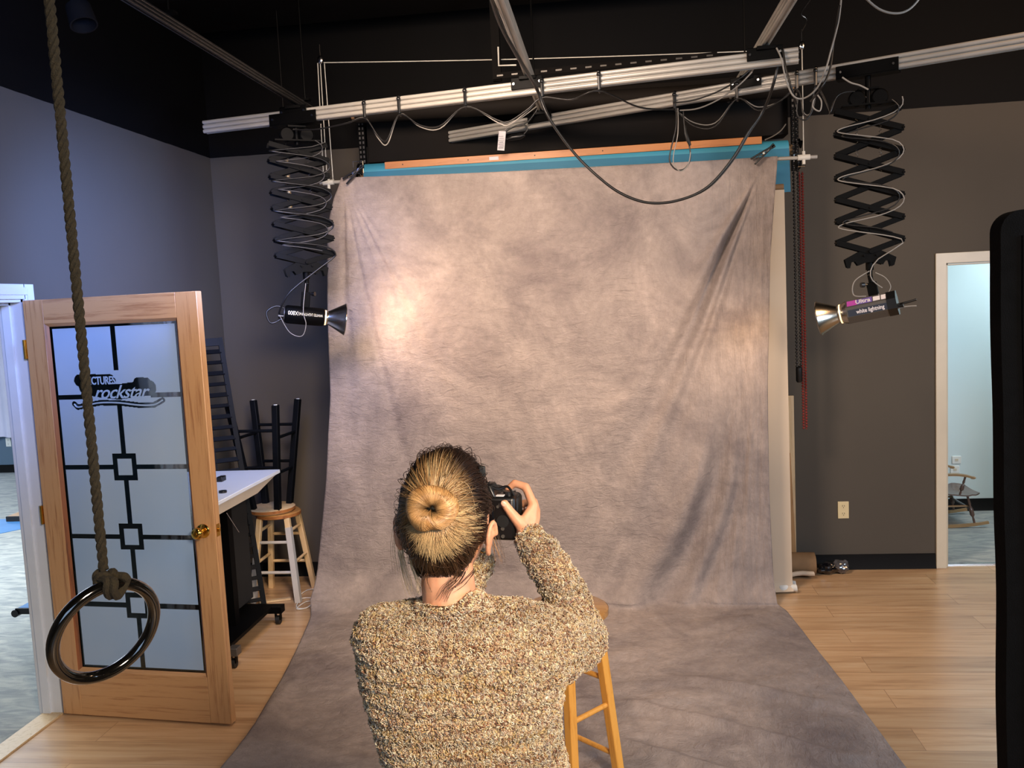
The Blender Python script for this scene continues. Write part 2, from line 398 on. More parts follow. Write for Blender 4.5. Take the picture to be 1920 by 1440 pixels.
def catmull(pts, sub=8):
    pts = [Vector(p) for p in pts]; P = [pts[0]]+pts+[pts[-1]]; out = []
    for i in range(1, len(P)-2):
        a, b, c, d = P[i-1:i+3]
        for k in range(sub):
            t = k/sub; out.append(.5*((2*b)+(c-a)*t+(2*a-5*b+4*c-d)*t*t+(3*b-a-3*c+d)*t**3))
    out.append(pts[-1]); return out
def text_mesh(s, size, depth=.0006, shear=0, sx=1, bold=0, spacing=1):
    cu = bpy.data.curves.new('t', 'FONT'); cu.body = s; cu.size = size; cu.extrude = depth; cu.shear = shear; cu.offset = bold; cu.space_character = spacing
    cu.align_x = 'CENTER'; cu.align_y = 'CENTER'; cu.resolution_u = 3
    o = bpy.data.objects.new('t', cu); col.objects.link(o); bpy.context.view_layer.update()
    me = bpy.data.meshes.new_from_object(o.evaluated_get(bpy.context.evaluated_depsgraph_get()))
    bpy.data.objects.remove(o)
    vs = [Vector((v.co.x*sx, 0, v.co.y)) - Vector((0, v.co.z, 0)) for v in me.vertices]   # upright, facing -y
    fs = [tuple(p.vertices) for p in me.polygons]
    return vs, fs
def remesh(mb, voxel, smooth_it=6, name='r'):
    me = mesh_of(name, mb); o = bpy.data.objects.new(name, me); col.objects.link(o)
    r = o.modifiers.new('r', 'REMESH'); r.mode = 'VOXEL'; r.voxel_size = voxel
    sm = o.modifiers.new('s', 'SMOOTH'); sm.iterations = smooth_it; sm.factor = .5
    bpy.context.view_layer.update()
    out = bpy.data.meshes.new_from_object(o.evaluated_get(bpy.context.evaluated_depsgraph_get()))
    bpy.data.objects.remove(o)
    for p in out.polygons: p.use_smooth = True
    return out

# ================================================================== SETTING
# openings: left doorway in wall x=LX, y 2.95..3.90, z<2.06 ; right doorway in wall y=D, x 2.17..3.10
LY0, LY1, LH = 2.93, 3.895, 2.055
RX0, RX1, RH = 2.165, 3.09, 2.04
FR = -2.4; RW = 4.3
mb = MB().box((LX-.12, D, 0), (RX0, D+.13, CEIL)).box((RX0, D, RH), (RX1, D+.13, CEIL)).box((RX1, D, 0), (RW+.12, D+.13, CEIL))
struct('wall_back', mb, M['wall'])
mb = MB().box((LX-.12, FR, 0), (LX, LY0, CEIL)).box((LX-.12, LY0, LH), (LX, LY1, CEIL)).box((LX-.12, LY1, 0), (LX, D, CEIL))
struct('wall_left', mb, M['wall'])
struct('wall_right', MB().box((RW, FR, 0), (RW+.12, D, CEIL)), M['wall'])
struct('wall_front', MB().box((LX-.12, FR-.12, 0), (RW+.12, FR, CEIL)), M['wall'])
struct('floor', MB().box((LX-.06, FR, -.08), (RW, D+.065, 0)), M['floor'])
struct('ceiling', MB().box((LX-.12, FR-.12, CEIL), (RW+.12, D+.13, CEIL+.1)), M['black_paint'])
def cove(mb, a, b, nrm):
    a = Vector(a); b = Vector(b); nrm = Vector(nrm)
    vs = [a, a+nrm*.02, a+nrm*.008+Vector((0, 0, .02)), a+nrm*.006+Vector((0, 0, .1)), a+Vector((0, 0, .102))]
    vs += [v+(b-a) for v in vs]; n = 5
    mb.add(vs, [(i, i+1, i+6, i+5) for i in range(4)] + [(4, 0, 5, 9), (0, 4, 3, 2, 1), (5, 6, 7, 8, 9)]); return mb
struct('baseboard_back', cove(MB(), (LX, D, 0), (RX0-.065, D, 0), (0, -1, 0)), M['baseb'])
struct('baseboard_left', cove(MB(), (LX, LY1+.08, 0), (LX, D, 0), (1, 0, 0)), M['baseb'])
# casings
mb = MB()
prof = [(0, 0), (.07, 0), (.07, .012), (.055, .019), (.03, .014), (.012, .018), (0, .012)]
def casing_y(mb, x, y0, y1, h, sgn):     # on a wall of constant x, facing +x*sgn
    for (ya, yb) in ((y0-.065, y0+.005), (y1-.005, y1+.065)):
        mb.box((min(x, x+sgn*.012), ya, 0), (max(x, x+sgn*.012), yb, h+.065)); mb.box((min(x, x+sgn*.02), ya+.014, 0), (max(x, x+sgn*.02), yb-.02, h+.05))
    mb.box((min(x, x+sgn*.012), y0, h-.005), (max(x, x+sgn*.012), y1, h+.065)); mb.box((min(x, x+sgn*.0195), y0-.0455, h+.015), (max(x, x+sgn*.0195), y1+.0455, h+.0505))
casing_y(mb, LX, LY0, LY1, LH, 1); casing_y(mb, LX-.12, LY0, LY1, LH, -1)
# jamb lining with a stop bead
mb.box((LX-.12, LY1-.02, 0), (LX, LY1, LH)); mb.box((LX-.12, LY0, 0), (LX, LY0+.02, LH)); mb.box((LX-.12, LY0, LH-.02), (LX, LY1, LH))
mb.box((LX-.095, LY1-.032, 0), (LX-.055, LY1-.02, LH-.02)); mb.box((LX-.095, LY0+.02, 0), (LX-.055, LY0+.032, LH-.02)); mb.box((LX-.095, LY0, LH-.032), (LX-.055, LY1, LH-.02))
struct('trim_1', mb, M['trimw'])
mb = MB()
for (xa, xb) in ((RX0-.062, RX0+.004), (RX1-.004, RX1+.062)): mb.box((xa, D-.016, 0), (xb, D, RH+.062))
mb.box((RX0, D-.016, RH-.004), (RX1, D, RH+.062))
mb.box((RX0, D, 0), (RX0+.018, D+.13, RH)); mb.box((RX1-.018, D, 0), (RX1, D+.13, RH)); mb.box((RX0, D, RH-.018), (RX1, D+.13, RH))
struct('trim_2', mb, M['trim'], bevel=.002)
struct('trim_3', MB().box((RX0+.018, D+.05, 0), (RX1-.018, D+.09, .008)), M['chrome'])
struct('trim_4', MB().box((LX-.10, LY0+.02, 0), (LX+.005, LY1-.02, .008)), M['plank'])
# roof structure: dark joists, diagonal web members
for i, yj in enumerate((1.1, 2.3, 3.5, 4.7)):
    b = MB().box((LX, yj-.06, CEIL-.3), (RW, yj+.06, CEIL)); struct('ceiling_beam', b, M['beam'])
for k, (x0, y0, x1, y1) in enumerate(((-.5, 4.7, .15, 3.5), (.15, 4.7, .5, 3.5), (1.35, 4.7, 2.0, 3.5), (-2.0, 4.7, -1.35, 3.5))):
    b = MB().bar((x0, y0, CEIL-.36), (x1, y1, CEIL-.36), .09, .12); struct('ceiling_brace', b, M['beam'])
struct('ceiling_duct', MB().box((LX, 5.1, 3.78), (RW, 5.7, 4.1)), M['beam'], bevel=.01)
struct('trim_5', MB().box((-1.35, 3.36, 3.42), (-.7, 3.4, 3.45)), M['alu'])

# ---- left room beyond the open door
X0L = -9.6; YF = 10.55
struct('floor_left_room', MB().box((X0L, .5, -.08), (LX-.10, YF, 0)), M['carpet'])
struct('wall_left_room_far', MB().box((X0L, YF, 0), (LX-.12, YF+.1, 2.8)), M['blue_wall'])
struct('wall_left_room_side', MB().box((X0L-.1, .4, 0), (X0L, YF+.1, 2.8)), M['blue_wall'])
struct('wall_left_room_near', MB().box((X0L, .4, 0), (LX-.12, .5, 2.8)), M['blue_wall'])
struct('ceiling_left_room', MB().box((X0L-.1, .4, 2.8), (LX-.12, YF+.1, 2.88)), M['trimw'])
struct('baseboard_left_room', cove(MB(), (X0L, YF, 0), (LX-.12, YF, 0), (0, -1, 0)), M['baseb'])
# window with curtain on the far wall
def drape(name, cx0, cx1, z0, z1, y, label):
    mbd = MB(); n = 60
    for j in range(2):
        pass
    vs = []; fs = []
    rows = 24
    for r_ in range(rows+1):
        t = r_/rows; z = z1+(z0-z1)*t
        for i in range(n+1):
            s_ = i/n; x = cx0+(cx1-cx0)*s_
            vs.append((x, y-.05-.03*math.sin(s_*n*.9)*(.4+.6*t)-.01*math.sin(s_*17), z + (.03*math.sin(s_*9) if r_ == rows else 0)))
    for r_ in range(rows):
        for i in range(n): a = r_*(n+1)+i; fs.append((a, a+1, a+n+2, a+n+1))
    mbd.add(vs, fs); o = single(name, mbd, M['curtain'], label, 'curtain', smooth=80)
    s_ = o.modifiers.new('t', 'SOLIDIFY'); s_.thickness = .003; return o
pc = at(34, 822, 'y', YF-.08)
drape('curtain', pc.x-1.9, pc.x-.02, pc.z, 2.45, YF-.06, 'pale lavender curtain in the carpeted room through the left doorway')
struct('window_1', MB().box((pc.x-1.7, YF-.02, 1.0), (pc.x-.25, YF, 2.3)), emis('window_daylight', '#cfe0ff', 3))
single('curtain_rod', MB().cyl((pc.x-2.1, YF-.07, 2.47), (pc.x+.1, YF-.07, 2.47), .015), M['black_metal'], 'thin black rod above the lavender curtain', 'curtain rod')
def outlet(p, n, label, m, w=.072, h=.117, name='wall_outlet', two=True):
    p = Vector(p)
    t = thing(name, label, 'outlet', p)
    part('cover_plate', MB().box((p.x-w/2, p.y-.006, p.z-h/2), (p.x+w/2, p.y, p.z+h/2)), m, t, bevel=.002)
    for s_ in (-1, 1):
        c = Vector((p.x, p.y-.007, p.z+s_*.026))
        r_ = part('socket', MB().lathe([(0, .0165), (.003, .016), (.003, .0)], c+Vector((0, .003, 0)), (0, -1, 0), 20), m, t)
        mm = MB()
        for dx in (-.006, .006): mm.box((c.x+dx-.0012, c.y-.0015, c.z-.001), (c.x+dx+.0012, c.y+.001, c.z+.008))
        mm.cyl((c.x, c.y+.001, c.z-.008), (c.x, c.y-.0015, c.z-.008), .0025, n=8)
        part('slot', mm, M['dark'], r_)
    return t
q = at(1581, 956, 'y', D); outlet(q, None, 'ivory double outlet on the taupe back wall left of the right doorway', M['outlet'])
q = at(16, 829, 'y', YF); outlet(q, None, 'pale outlet under the lavender curtain in the left room', M['white_plastic'])
# things on the left room floor
q = at(14, 978, 'z', 0); 
t = thing('platform_board', 'low wooden board with dark front edge on the left room carpet', 'board', (q.x, q.y, 0))
part('deck', MB().box((q.x, q.y, .03), (q.x+1.1, q.y+.5, .055)), M['plankd'], t, bevel=.004)
part('front_edge', MB().box((q.x, q.y-.02, 0), (q.x+1.1, q.y, .055)), M['dark'], t, bevel=.003)
q2 = at(45, 988, 'z', 0); mb = MB().add([(q2.x-2.2, q2.y-.9, .004), (q2.x-.6, q2.y-1.0, .004), (q2.x+.1, q2.y-.0, .004), (q2.x+.3, q2.y+.3, .004), (q2.x-1.5, q2.y+.35, .004)], [(0, 1, 2, 3, 4)])
o = single('floor_mat', mb, M['mat_blue'], 'flat blue mat on the left room carpet by the wooden board', 'mat', smooth=None)
s_ = o.modifiers.new('t', 'SOLIDIFY'); s_.thickness = .004
# blue bench end with rolled black edge, seen in the doorway
q = at(28, 1143, 'z', .28)
t = thing('low_bench', 'low blue-topped bench with rolled black edge just through the left doorway', 'bench', (q.x+.26, q.y+.2, 0))
part('bench_top', MB().box((q.x+.02, q.y, .268), (q.x+.52, q.y+.42, .292)), M['mat_blue'], t, bevel=.004)
mb = MB().box((q.x+.01, q.y-.012, .256), (q.x+.52, q.y, .290)); mb.cyl((q.x+.01, q.y-.02, .262), (q.x+.01, q.y+.42, .262), .022, n=16)
part('rolled_edge', mb, M['black_plastic'], t)
for dx in (.12, .44):
    for dy in (.05, .37): part('leg', MB().cyl((q.x+dx, q.y+dy, 0), (q.x+dx, q.y+dy, .268), .018, n=12), M['black_metal'], t)

# ---- right room
YR = at(1820, 957, 'z', 0).y
struct('floor_right_room', MB().box((1.2, D+.065, -.08), (5.2, YR, 0)), M['carpet'])
struct('wall_right_room_far', MB().box((1.2, YR, 0), (5.2, YR+.1, 2.7)), M['pale_wall'])
struct('wall_right_room_left', MB().box((1.1, D+.13, 0), (1.2, YR+.1, 2.7)), M['pale_wall'])
struct('wall_right_room_right', MB().box((5.2, D+.13, 0), (5.3, YR+.1, 2.7)), M['pale_wall'])
struct('ceiling_right_room', MB().box((1.1, D+.13, 2.7), (5.3, YR+.1, 2.78)), M['pale_wall'])
struct('baseboard_right_room', cove(MB(), (1.2, YR, 0), (5.2, YR, 0), (0, -1, 0)), M['baseb'])
for k, (px, py, lab) in enumerate(((1793, 862, 'upper white wall plate above the rocking chair arm'), (1790, 880, 'lower white wall plate behind the rocking chair arm'))):
    q = at(px, py, 'y', YR); t = thing('wall_plate', lab, 'wall plate', q)
    part('plate', MB().box((q.x-.036, q.y-.008, q.z-.032), (q.x+.036, q.y, q.z+.032)), M['white_plastic'], t, bevel=.003)
    part('jack', MB().box((q.x-.012, q.y-.011, q.z-.01), (q.x+.012, q.y-.007, q.z+.01)), M['trim'], t)

# rocking chair, seen from its side, facing right
def rocking_chair():
    bx, by = at(1848, 985, 'z', 0).x, 7.02
    t = thing('rocking_chair', 'dark brown wooden rocking chair with tan curved arms beyond the right doorway', 'chair', (bx-.38, by+.26, 0))
    def spindle(a, b, r0=.011, bulge=.02):
        a = Vector(a); b = Vector(b); L = (b-a).length
        return MB().lathe([(0, r0*.8), (L*.12, r0), (L*.22, r0*.7), (L*.3, bulge), (L*.5, bulge*.9), (L*.62, r0*.75), (L*.7, r0*1.2), (L*.85, r0*.9), (L, r0)], a, b-a, 14)
    for sy in (0, .5):
        pts = []
        for k in range(17):
            x = bx-.78+k*.78/16; u_ = (x-(bx-.36))/.42
            pts.append((x, by+sy, .022+.05*u_*u_))
        mbr = MB()
        for k in range(16): mbr.bar(pts[k], pts[k+1], .022, .034 if k < 14 else .03)
        part('rocker', mbr, M['rockpale'], t)
        part('front_leg', spindle((bx-.12, by+sy, .05), (bx-.17, by+sy*.86+.035, .36)), M['rockwood'], t)
        part('rear_leg', spindle((bx-.60, by+sy, .05), (bx-.52, by+sy*.86+.035, .34)), M['rockwood'], t)
        # arm
        ax = bx-.16
        arm = catmull([(bx-.62, by+sy-.02+.04*(sy > 0), .585), (bx-.45, by+sy, .60), (bx-.3, by+sy, .605), (bx-.2, by+sy, .59), (bx-.135, by+sy, .565)], 6)
        ma = MB()
        for k in range(len(arm)-1):
            w = .045+.018*(k/len(arm)); ma.bar(arm[k], arm[k+1]+(arm[k+1]-arm[k])*.05, w, .022)
        ma.ball(arm[-1], (.024, .032, .016)); part('armrest', ma, M['rockpale'], t)
        part('arm_post', spindle((bx-.24, by+sy*.9+.02, .37), (bx-.2, by+sy, .575), .010, .019), M['rockwood'], t)
        part('arm_post', spindle((bx-.42, by+sy*.9+.02, .37), (bx-.42, by+sy, .585), .009, .014), M['rockwood'], t)
    # seat: saddle shape
    vs = []; fs = []; nx, ny = 18, 14
    for top in (1, 0):
        for i in range(nx+1):
            for j in range(ny+1):
                u_, w_ = i/nx, j/ny; hw = .26*(1-.18*(1-u_))*(1 if u_ < .9 else (1-(u_-.9)*3))
                x = bx-.60+.55*u_; y = by+.25+(w_*2-1)*hw
                z = .385+.02*math.cos(u_*PI*1.1)-(.012*(1-(w_*2-1)**2))+(.012 if u_ > .8 else 0)
                if not top: z -= .03*(1-.5*abs(w_*2-1))
                vs.append((x, y, z))
    N = (nx+1)*(ny+1)
    for i in range(nx):
        for j in range(ny):
            a = i*(ny+1)+j; fs.append((a, a+1, a+ny+2, a+ny+1)); fs.append((N+a, N+a+ny+1, N+a+ny+2, N+a+1))
    for i in range(nx):
        for j in (0, ny):
            a = i*(ny+1)+j; fs.append((a, a+ny+1, N+a+ny+1, N+a))
    for j in range(ny):
        for i in (0, nx):
            a = i*(ny+1)+j; fs.append((a, a+1, N+a+1, N+a))
    part('seat', MB().add(vs, fs), M['rockwood'], t)
    part('stretcher', MB().cyl((bx-.14, by+.02, .2), (bx-.14, by+.48, .2), .012, n=10), M['rockwood'], t)
    part('stretcher', MB().cyl((bx-.56, by+.02, .2), (bx-.56, by+.48, .2), .012, n=10), M['rockwood'], t)
    for sy in (.06, .44): part('stretcher', MB().cyl((bx-.15, by+sy, .23), (bx-.55, by+sy, .23), .011, n=10), M['rockpale'], t)
    # tall spindle back behind the door frame
    for k in range(7):
        y = by+.07+k*.36/6; part('back_spindle', MB().cyl((bx-.57, y, .38), (bx-.76, y-.01+.02*k/6, 1.02), .008, n=8), M['rockwood'], t)
    t.scale = (.86, .84, .70); t.location.x += .05; t.location.y -= .04
    part('crest_rail', MB().bar((bx-.77, by+.02, 1.04), (bx-.77, by+.48, 1.04), .025, .11), M['rockwood'], t, bevel=.008)
rocking_chair()

# ================================================================== OAK DOOR
H0 = Vector((LX+.025, 3.875, 0)); H1 = at(437, 1355, 'z', .01); ang = math.atan2(H1.y-H0.y, H1.x-H0.x)
DW, DH, TH = .914, 2.03, .044
door = thing('door_1', None, None, H0+Vector((0, 0, .012)), rot=(0, 0, ang), kind='structure')
SW, TR, BR = .108, .115, .225
def L(mb, name, m, p=door, **kw): return part(name, mb, m, p, local=True, **kw)
for x0 in (0, DW-SW): L(MB().box((x0, -TH/2, 0), (x0+SW, TH/2, DH)), 'stile', M['oakv'], bevel=.003)
L(MB().box((SW, -TH/2, DH-TR), (DW-SW, TH/2, DH)), 'top_rail', M['oak'], bevel=.002)
L(MB().box((SW, -TH/2, 0), (DW-SW, TH/2, BR)), 'bottom_rail', M['oak'], bevel=.002)
gx0, gx1, gz0, gz1 = SW, DW-SW, BR, DH-TR
for sy in (-1, 1):
    mb = MB()
    for a, b in (((gx0, gz0), (gx0, gz1)), ((gx1, gz0), (gx1, gz1))):
        sx = 1 if a[0] == gx0 else -1
        mb.add([(a[0], sy*.022, a[1]), (a[0]+sx*.014, sy*.007, a[1]+.014), (a[0], sy*.007, a[1]), (b[0], sy*.022, b[1]), (b[0]+sx*.014, sy*.007, b[1]-.014), (b[0], sy*.007, b[1])], [(0, 1, 2), (3, 5, 4), (0, 3, 4, 1), (1, 4, 5, 2), (2, 5, 3, 0)])
    L(mb, 'glazing_bead', M['oakd'])
    mb = MB()
    for z, sz in ((gz0, 1), (gz1, -1)):
        mb.add([(gx0, sy*.022, z), (gx0+.014, sy*.007, z+sz*.014), (gx0, sy*.007, z), (gx1, sy*.022, z), (gx1-.014, sy*.007, z+sz*.014), (gx1, sy*.007, z)], [(0, 1, 2), (3, 5, 4), (0, 3, 4, 1), (1, 4, 5, 2), (2, 5, 3, 0)])
    L(mb, 'glazing_bead', M['oak'])
glass = L(MB().box((gx0, -.003, gz0), (gx1, .003, gz1)), 'glass_pane', M['glass'])
# frosted pattern, kept clear along the strips, squares and the logo
W_, H_ = gx1-gx0, gz1-gz0; cell = .0028; nx, nz_ = int(W_/cell), int(H_/cell)
row_z = [gz1-.353+.0, 0, 0, 0]; row_z = [gz1-.35-.336*k for k in range(4)]; cxm = (gx0+gx1)/2
U, Z = np.meshgrid(gx0+(np.arange(nx)+.5)*W_/nx, gz0+(np.arange(nz_)+.5)*H_/nz_)
m_ = 0.026; fr = (U > gx0+m_) & (U < gx1-m_) & (Z > gz0+m_) & (Z < gz1-m_)
sw = .0115
fr &= ~((abs(U-cxm) < sw) & ((Z < row_z[0]-.03) | (Z > gz1-.23)))
for k, rz in enumerate(row_z):
    if k == 0: fr &= ~((abs(Z-rz) < sw) & (abs(U-cxm) > .17))
    else:
        fr &= ~(abs(Z-rz) < sw)
        fr &= ~((abs(U-cxm) < .062) & (abs(Z-rz) < .064)); fr |= ((abs(U-cxm) < .037) & (abs(Z-rz) < .039))
def capmask(pts, r):
    out = np.zeros_like(U, bool)
    for (a, b), (c, d) in zip(pts[:-1], pts[1:]):
        t_ = np.clip(((U-a)*(c-a)+(Z-b)*(d-b))/((c-a)**2+(d-b)**2+1e-12), 0, 1)
        out |= ((U-a-t_*(c-a))**2+(Z-b-t_*(d-b))**2) < r*r
    return out
lx = lambda px: gx0 + (px-115)/(355-115)*W_       # photo column at logo height -> door u
lz = lambda py: gz1 - (py-603)*.00257
logo = [(lx(176), lz(722)), (lx(200), lz(727)), (lx(235), lz(732)), (lx(270), lz(728)), (lx(292), lz(726))]
fr &= ~capmask(logo, .036)
fr &= ~capmask([(lx(166), lz(709)), (lx(222), lz(711))], .030)
fr &= ~capmask([(lx(272), lz(715)), (lx(288), lz(716))], .022)
sw_pts = [(lx(152), lz(752)), (lx(158), lz(758)), (lx(175), lz(755)), (lx(200), lz(751)), (lx(235), lz(752)), (lx(270), lz(757)), (lx(298), lz(757)), (lx(314), lz(749))]
fr &= ~capmask(sw_pts, .013)
fr[:, :] = fr
mid_stem = (abs(U-cxm) < sw) & (Z < lz(757)) & (Z > row_z[1]); fr &= ~mid_stem
fr |= ((abs(U-cxm) < .037) & (abs(Z-row_z[1]) < .039))
mbf = MB(); used = {}
dz = H_/nz_; dx = W_/nx
open_runs = {}
for r_ in range(nz_+1):
    runs = set()
    if r_ < nz_:
        row = np.concatenate([[0], fr[r_].astype(int), [0]]); df_ = np.diff(row)
        runs = set(zip(np.where(df_ == 1)[0].tolist(), np.where(df_ == -1)[0].tolist()))
    for k_ in list(open_runs):
        if k_ not in runs:
            z0 = open_runs.pop(k_); xa = gx0+k_[0]*dx; xb = gx0+k_[1]*dx
            mbf.add([(xa, -.0036, gz0+z0*dz), (xb, -.0036, gz0+z0*dz), (xb, -.0036, gz0+r_*dz), (xa, -.0036, gz0+r_*dz)], [(0, 1, 2, 3)])
    for k_ in runs: open_runs.setdefault(k_, r_)
L(mbf, 'frosting', M['frost'], glass, smooth=None)
vs, fs = text_mesh('PICTURES', .052, sx=.72, bold=.0012, spacing=.95); c0 = Vector((lx(205), -.0042, lz(711)))
L(MB().add([v+c0 for v in vs], fs), 'lettering', M['frost'], glass, smooth=None)
vs, fs = text_mesh('rockstar', .088, shear=.45, sx=1.02, bold=.0008, spacing=.93); c0 = Vector((lx(238), -.0042, lz(733)))
L(MB().add([v+c0 for v in vs], fs), 'lettering', M['frost'], glass, smooth=None)
swp = [(a, -.0042, b) for a, b in sw_pts]; L(MB().tube(catmull(swp, 5), [.004]*(5*7+1), 6), 'logo_swoosh', M['frost'], glass)
# knob, rosette, latch plate, hinges
kx, kz = DW-.062, .93
for sy in (-1, 1):
    kb = L(MB().lathe([(0, .033), (.004, .033), (.008, .026), (.01, .013), (.028, .012), (.034, .02), (.046, .028), (.058, .027), (.066, .02), (.068, .008), (.066, 0)], (kx, sy*TH/2, kz), (0, sy, 0), 28), 'door_knob', M['brass'], smooth=50, label='round brass knob')
    if sy < 0: L(MB().lathe([(0, .009), (.002, .009), (.002, 0)], (kx, sy*(TH/2+.067), kz), (0, sy, 0), 14), 'key_cylinder', M['brass'], kb)
L(MB().box((DW-.001, -.013, kz-.029), (DW+.0015, .013, kz+.029)), 'latch_plate', M['brass'])
L(MB().box((DW, -.006, kz-.008), (DW+.011, .006, kz+.008)), 'latch_bolt', M['brass'], bevel=.002)
for hz in (.25, 1.0, 1.8):
    L(MB().cyl((-.008, -TH/2-.004, hz-.045), (-.008, -TH/2-.004, hz+.045), .006, n=10).box((-.02, -TH/2-.001, hz-.045), (.0, -TH/2+.03, hz+.045)), 'hinge', M['brass'])

# ================================================================== HANGING RING
rc = at(198, 1183, 'y', 1.6); top = at(85, 0, 'y', 1.6)
kn = at(195, 1078, 'y', 1.6)
t = thing('hanging_ring', 'glossy black gymnastics ring hanging on a knotted olive rope at far left', 'ring', rc)
e1 = at(303, 1140, 'y', 1.6)-at(93, 1225, 'y', 1.6)   # long axis across the picture
R0 = .103
vv = (rc-Vector((0, 0, CH))).normalized(); vr = vv.cross(Vector((0, 0, 1))).normalized(); vu = vr.cross(vv); a_ = math.radians(36)
ux = vr*math.cos(a_)+vu*math.sin(a_); uz = (-vr*math.sin(a_)+vu*math.cos(a_))*.74-vv*.67; uz.normalize()
ring_pts = [rc+ux*math.cos(a)*R0+uz*math.sin(a)*R0 for a in np.linspace(0, 2*PI, 72, endpoint=False)]
part('ring', MB().tube(ring_pts, .0125, 16, True), M['ring'], t)
topp = Vector((kn.x, kn.y, CEIL)); mbr = MB()
N_ = 700
for ph in (0, 2*PI/3, 4*PI/3):
    pts = []
    for k in range(N_+1):
        z = kn.z+.01+(CEIL-kn.z-.01)*k/N_; a = ph+(z*110)
        pts.append((kn.x+.0052*math.cos(a), kn.y+.0052*math.sin(a), z))
    mbr.tube(pts, .0052, 6)
part('rope', mbr, M['rope'], t)
rt = min(ring_pts, key=lambda p: (p-Vector((kn.x, kn.y, kn.z-.04))).length)
mk = MB(); kp = []
for k in range(60):
    a = k/60*2*PI*2; kp.append(Vector((kn.x+.002, kn.y, kn.z-.004))+Vector((.0165*math.cos(a), .013*math.sin(a), .011*math.sin(a*1.5+.5)-.004)))
mk.tube(kp, .0085, 8)
lp = [Vector((kn.x-.004, kn.y-.004, kn.z))]
dn = rt-Vector((kn.x, kn.y, kn.z))
rad = (rt-rc).normalized(); tang = dn.cross(rad).normalized()
ax2 = Vector((0, 1, 0))
loop = [Vector((kn.x, kn.y-.012, kn.z-.005)), rt+rad*.012+Vector((0, -.018, .002)), rt+Vector((.002, -.021, -.004)), rt-rad*.02+Vector((.003, -.004, -.002)), rt+Vector((.004, .02, 0)), rt+rad*.014+Vector((.002, .014, 0)), Vector((kn.x, kn.y+.008, kn.z-.004))]
mk.tube(catmull(loop, 6), .0088, 8)
loop2 = [p+Vector((.014, 0, -.001)) for p in loop]; mk.tube(catmull(loop2, 6), .0085, 8)
part('knot', mk, M['rope'], t)

# ================================================================== MUSLIN BACKDROP
def lerp_tab(tab, t):
    for (a, va), (b, vb) in zip(tab[:-1], tab[1:]):
        if t <= b: return va+(vb-va)*((t-a)/(b-a))
    return tab[-1][1]
yb = 5.37
Ltab = [(0, at(640, 338, 'y', yb)), (.06, at(626, 372, 'y', yb)), (.12, at(615, 425, 'y', yb+.01)), (.25, at(614, 560, 'y', yb+.02)), (.5, at(619, 740, 'y', yb+.03)), (.72, at(612, 900, 'y', yb+.04)), (.86, at(602, 1010, 'y', yb+.03)), (1, at(591, 1115, 'y', yb+.0))]
Rtab = [(0, at(1458, 298, 'y', yb)), (.25, at(1444, 480, 'y', yb)), (.5, at(1440, 720, 'y', yb)), (.75, at(1443, 920, 'y', yb)), (1, at(1452, 1122, 'y', yb+.01))]
# arc along height z; then floor run
Lfloor = [at(586, 1150, 'z', .012), at(545, 1240, 'z', .012), at(500, 1320, 'z', .012), at(470, 1372, 'z', .012), at(415, 1440, 'z', .012), Vector((-1.74, 2.95, .012))]
Rfloor = [at(1467, 1135, 'z', .012), at(1530, 1215, 'z', .012), at(1585, 1285, 'z', .012), at(1640, 1360, 'z', .012), at(1700, 1440, 'z', .012), Vector((1.12, 2.95, .012))]
NXg, NV, NFl = 300, 300, 170
Rc = (.93, 2.68); Lc = (-1.62, 2.72)
def g(a, m, s): return math.exp(-((a-m)/s)**2)
def fold(x, z, s):
    d = 0
    dx, dz_ = Rc[0]-x, Rc[1]-z; r_ = math.hypot(dx, dz_)+1e-6; th = math.degrees(math.atan2(dx, dz_))
    env = min(1, r_/.35)
    wob = 1.6*noise.noise(Vector((x*1.3, z*1.3, 3)))
    d -= .068*env*g(th+wob, 26.5, 2.6)*max(0, 1-r_/2.15)**.5*min(1, r_/.5)
    d += .036*env*g(th+wob, 31.5, 3.2)*max(0, 1-r_/2.2)**.6
    d += .026*env*g(th+wob, 23, 1.8)*max(0, 1-r_/2.4)**.5
    d -= .042*env*g(th+wob, 20.3, 1.9)*max(0, 1-r_/2.3)**.5*min(1, max(0, r_-.3)/.5)
    cr = 10.0+6*max(0, r_-1.9)**1.4
    lo = max(0, min(1, (r_-1.5)/.5))
    d -= .06*lo*g(th, cr, 2.2); d += .04*lo*g(th, cr+3.4, 2.0); d -= .035*lo*g(th, cr-4.3, 1.2); d += .02*lo*g(th, cr-2.6, 1.3)
    # narrow pleats along the right edge
    e = max(0, min(1, (17-th)/10))
    d += .012*e*env*noise.noise(Vector((th*.55+(z*.25), z*.4, 8))) + .006*e*env*noise.noise(Vector((th*1.5, z*1.2, 2)))
    # left fan
    dx, dz_ = x-Lc[0], Lc[1]-z; r_ = math.hypot(dx, dz_)+1e-6; th = math.degrees(math.atan2(dx, dz_))
    env = min(1, r_/.25)
    d -= .010*env*g(th, 22.5, 2.0)*max(0, 1-r_/1.7)**.6; d += .006*env*g(th, 25.5, 1.6)*max(0, 1-r_/1.9)**.6
    d -= .008*env*g(th, 29, 2.0)*max(0, 1-r_/1.7)**.6; d += .010*env*g(th, 19, 2)*max(0, 1-r_/1.8)
    d -= .012*env*g(th, 6+r_*1.5, 1.3)
    d -= .02*env*g(th, -3-1.2*(r_ < .8), 2.2)*(1 if r_ < .9 else max(0, 1-(r_-.9)))
    # broad sag and small rumples
    d += .016*noise.noise(Vector((x*.9, z*.8, 1))) + .006*noise.noise(Vector((x*3+z*1.6, z*3.2, 5))) + .0022*noise.noise(Vector((x*9, z*16, 9)))
    d += .004*max(0, 1-s*5)*noise.noise(Vector((x*14, z*5, 4)))
    return d
verts = []; 
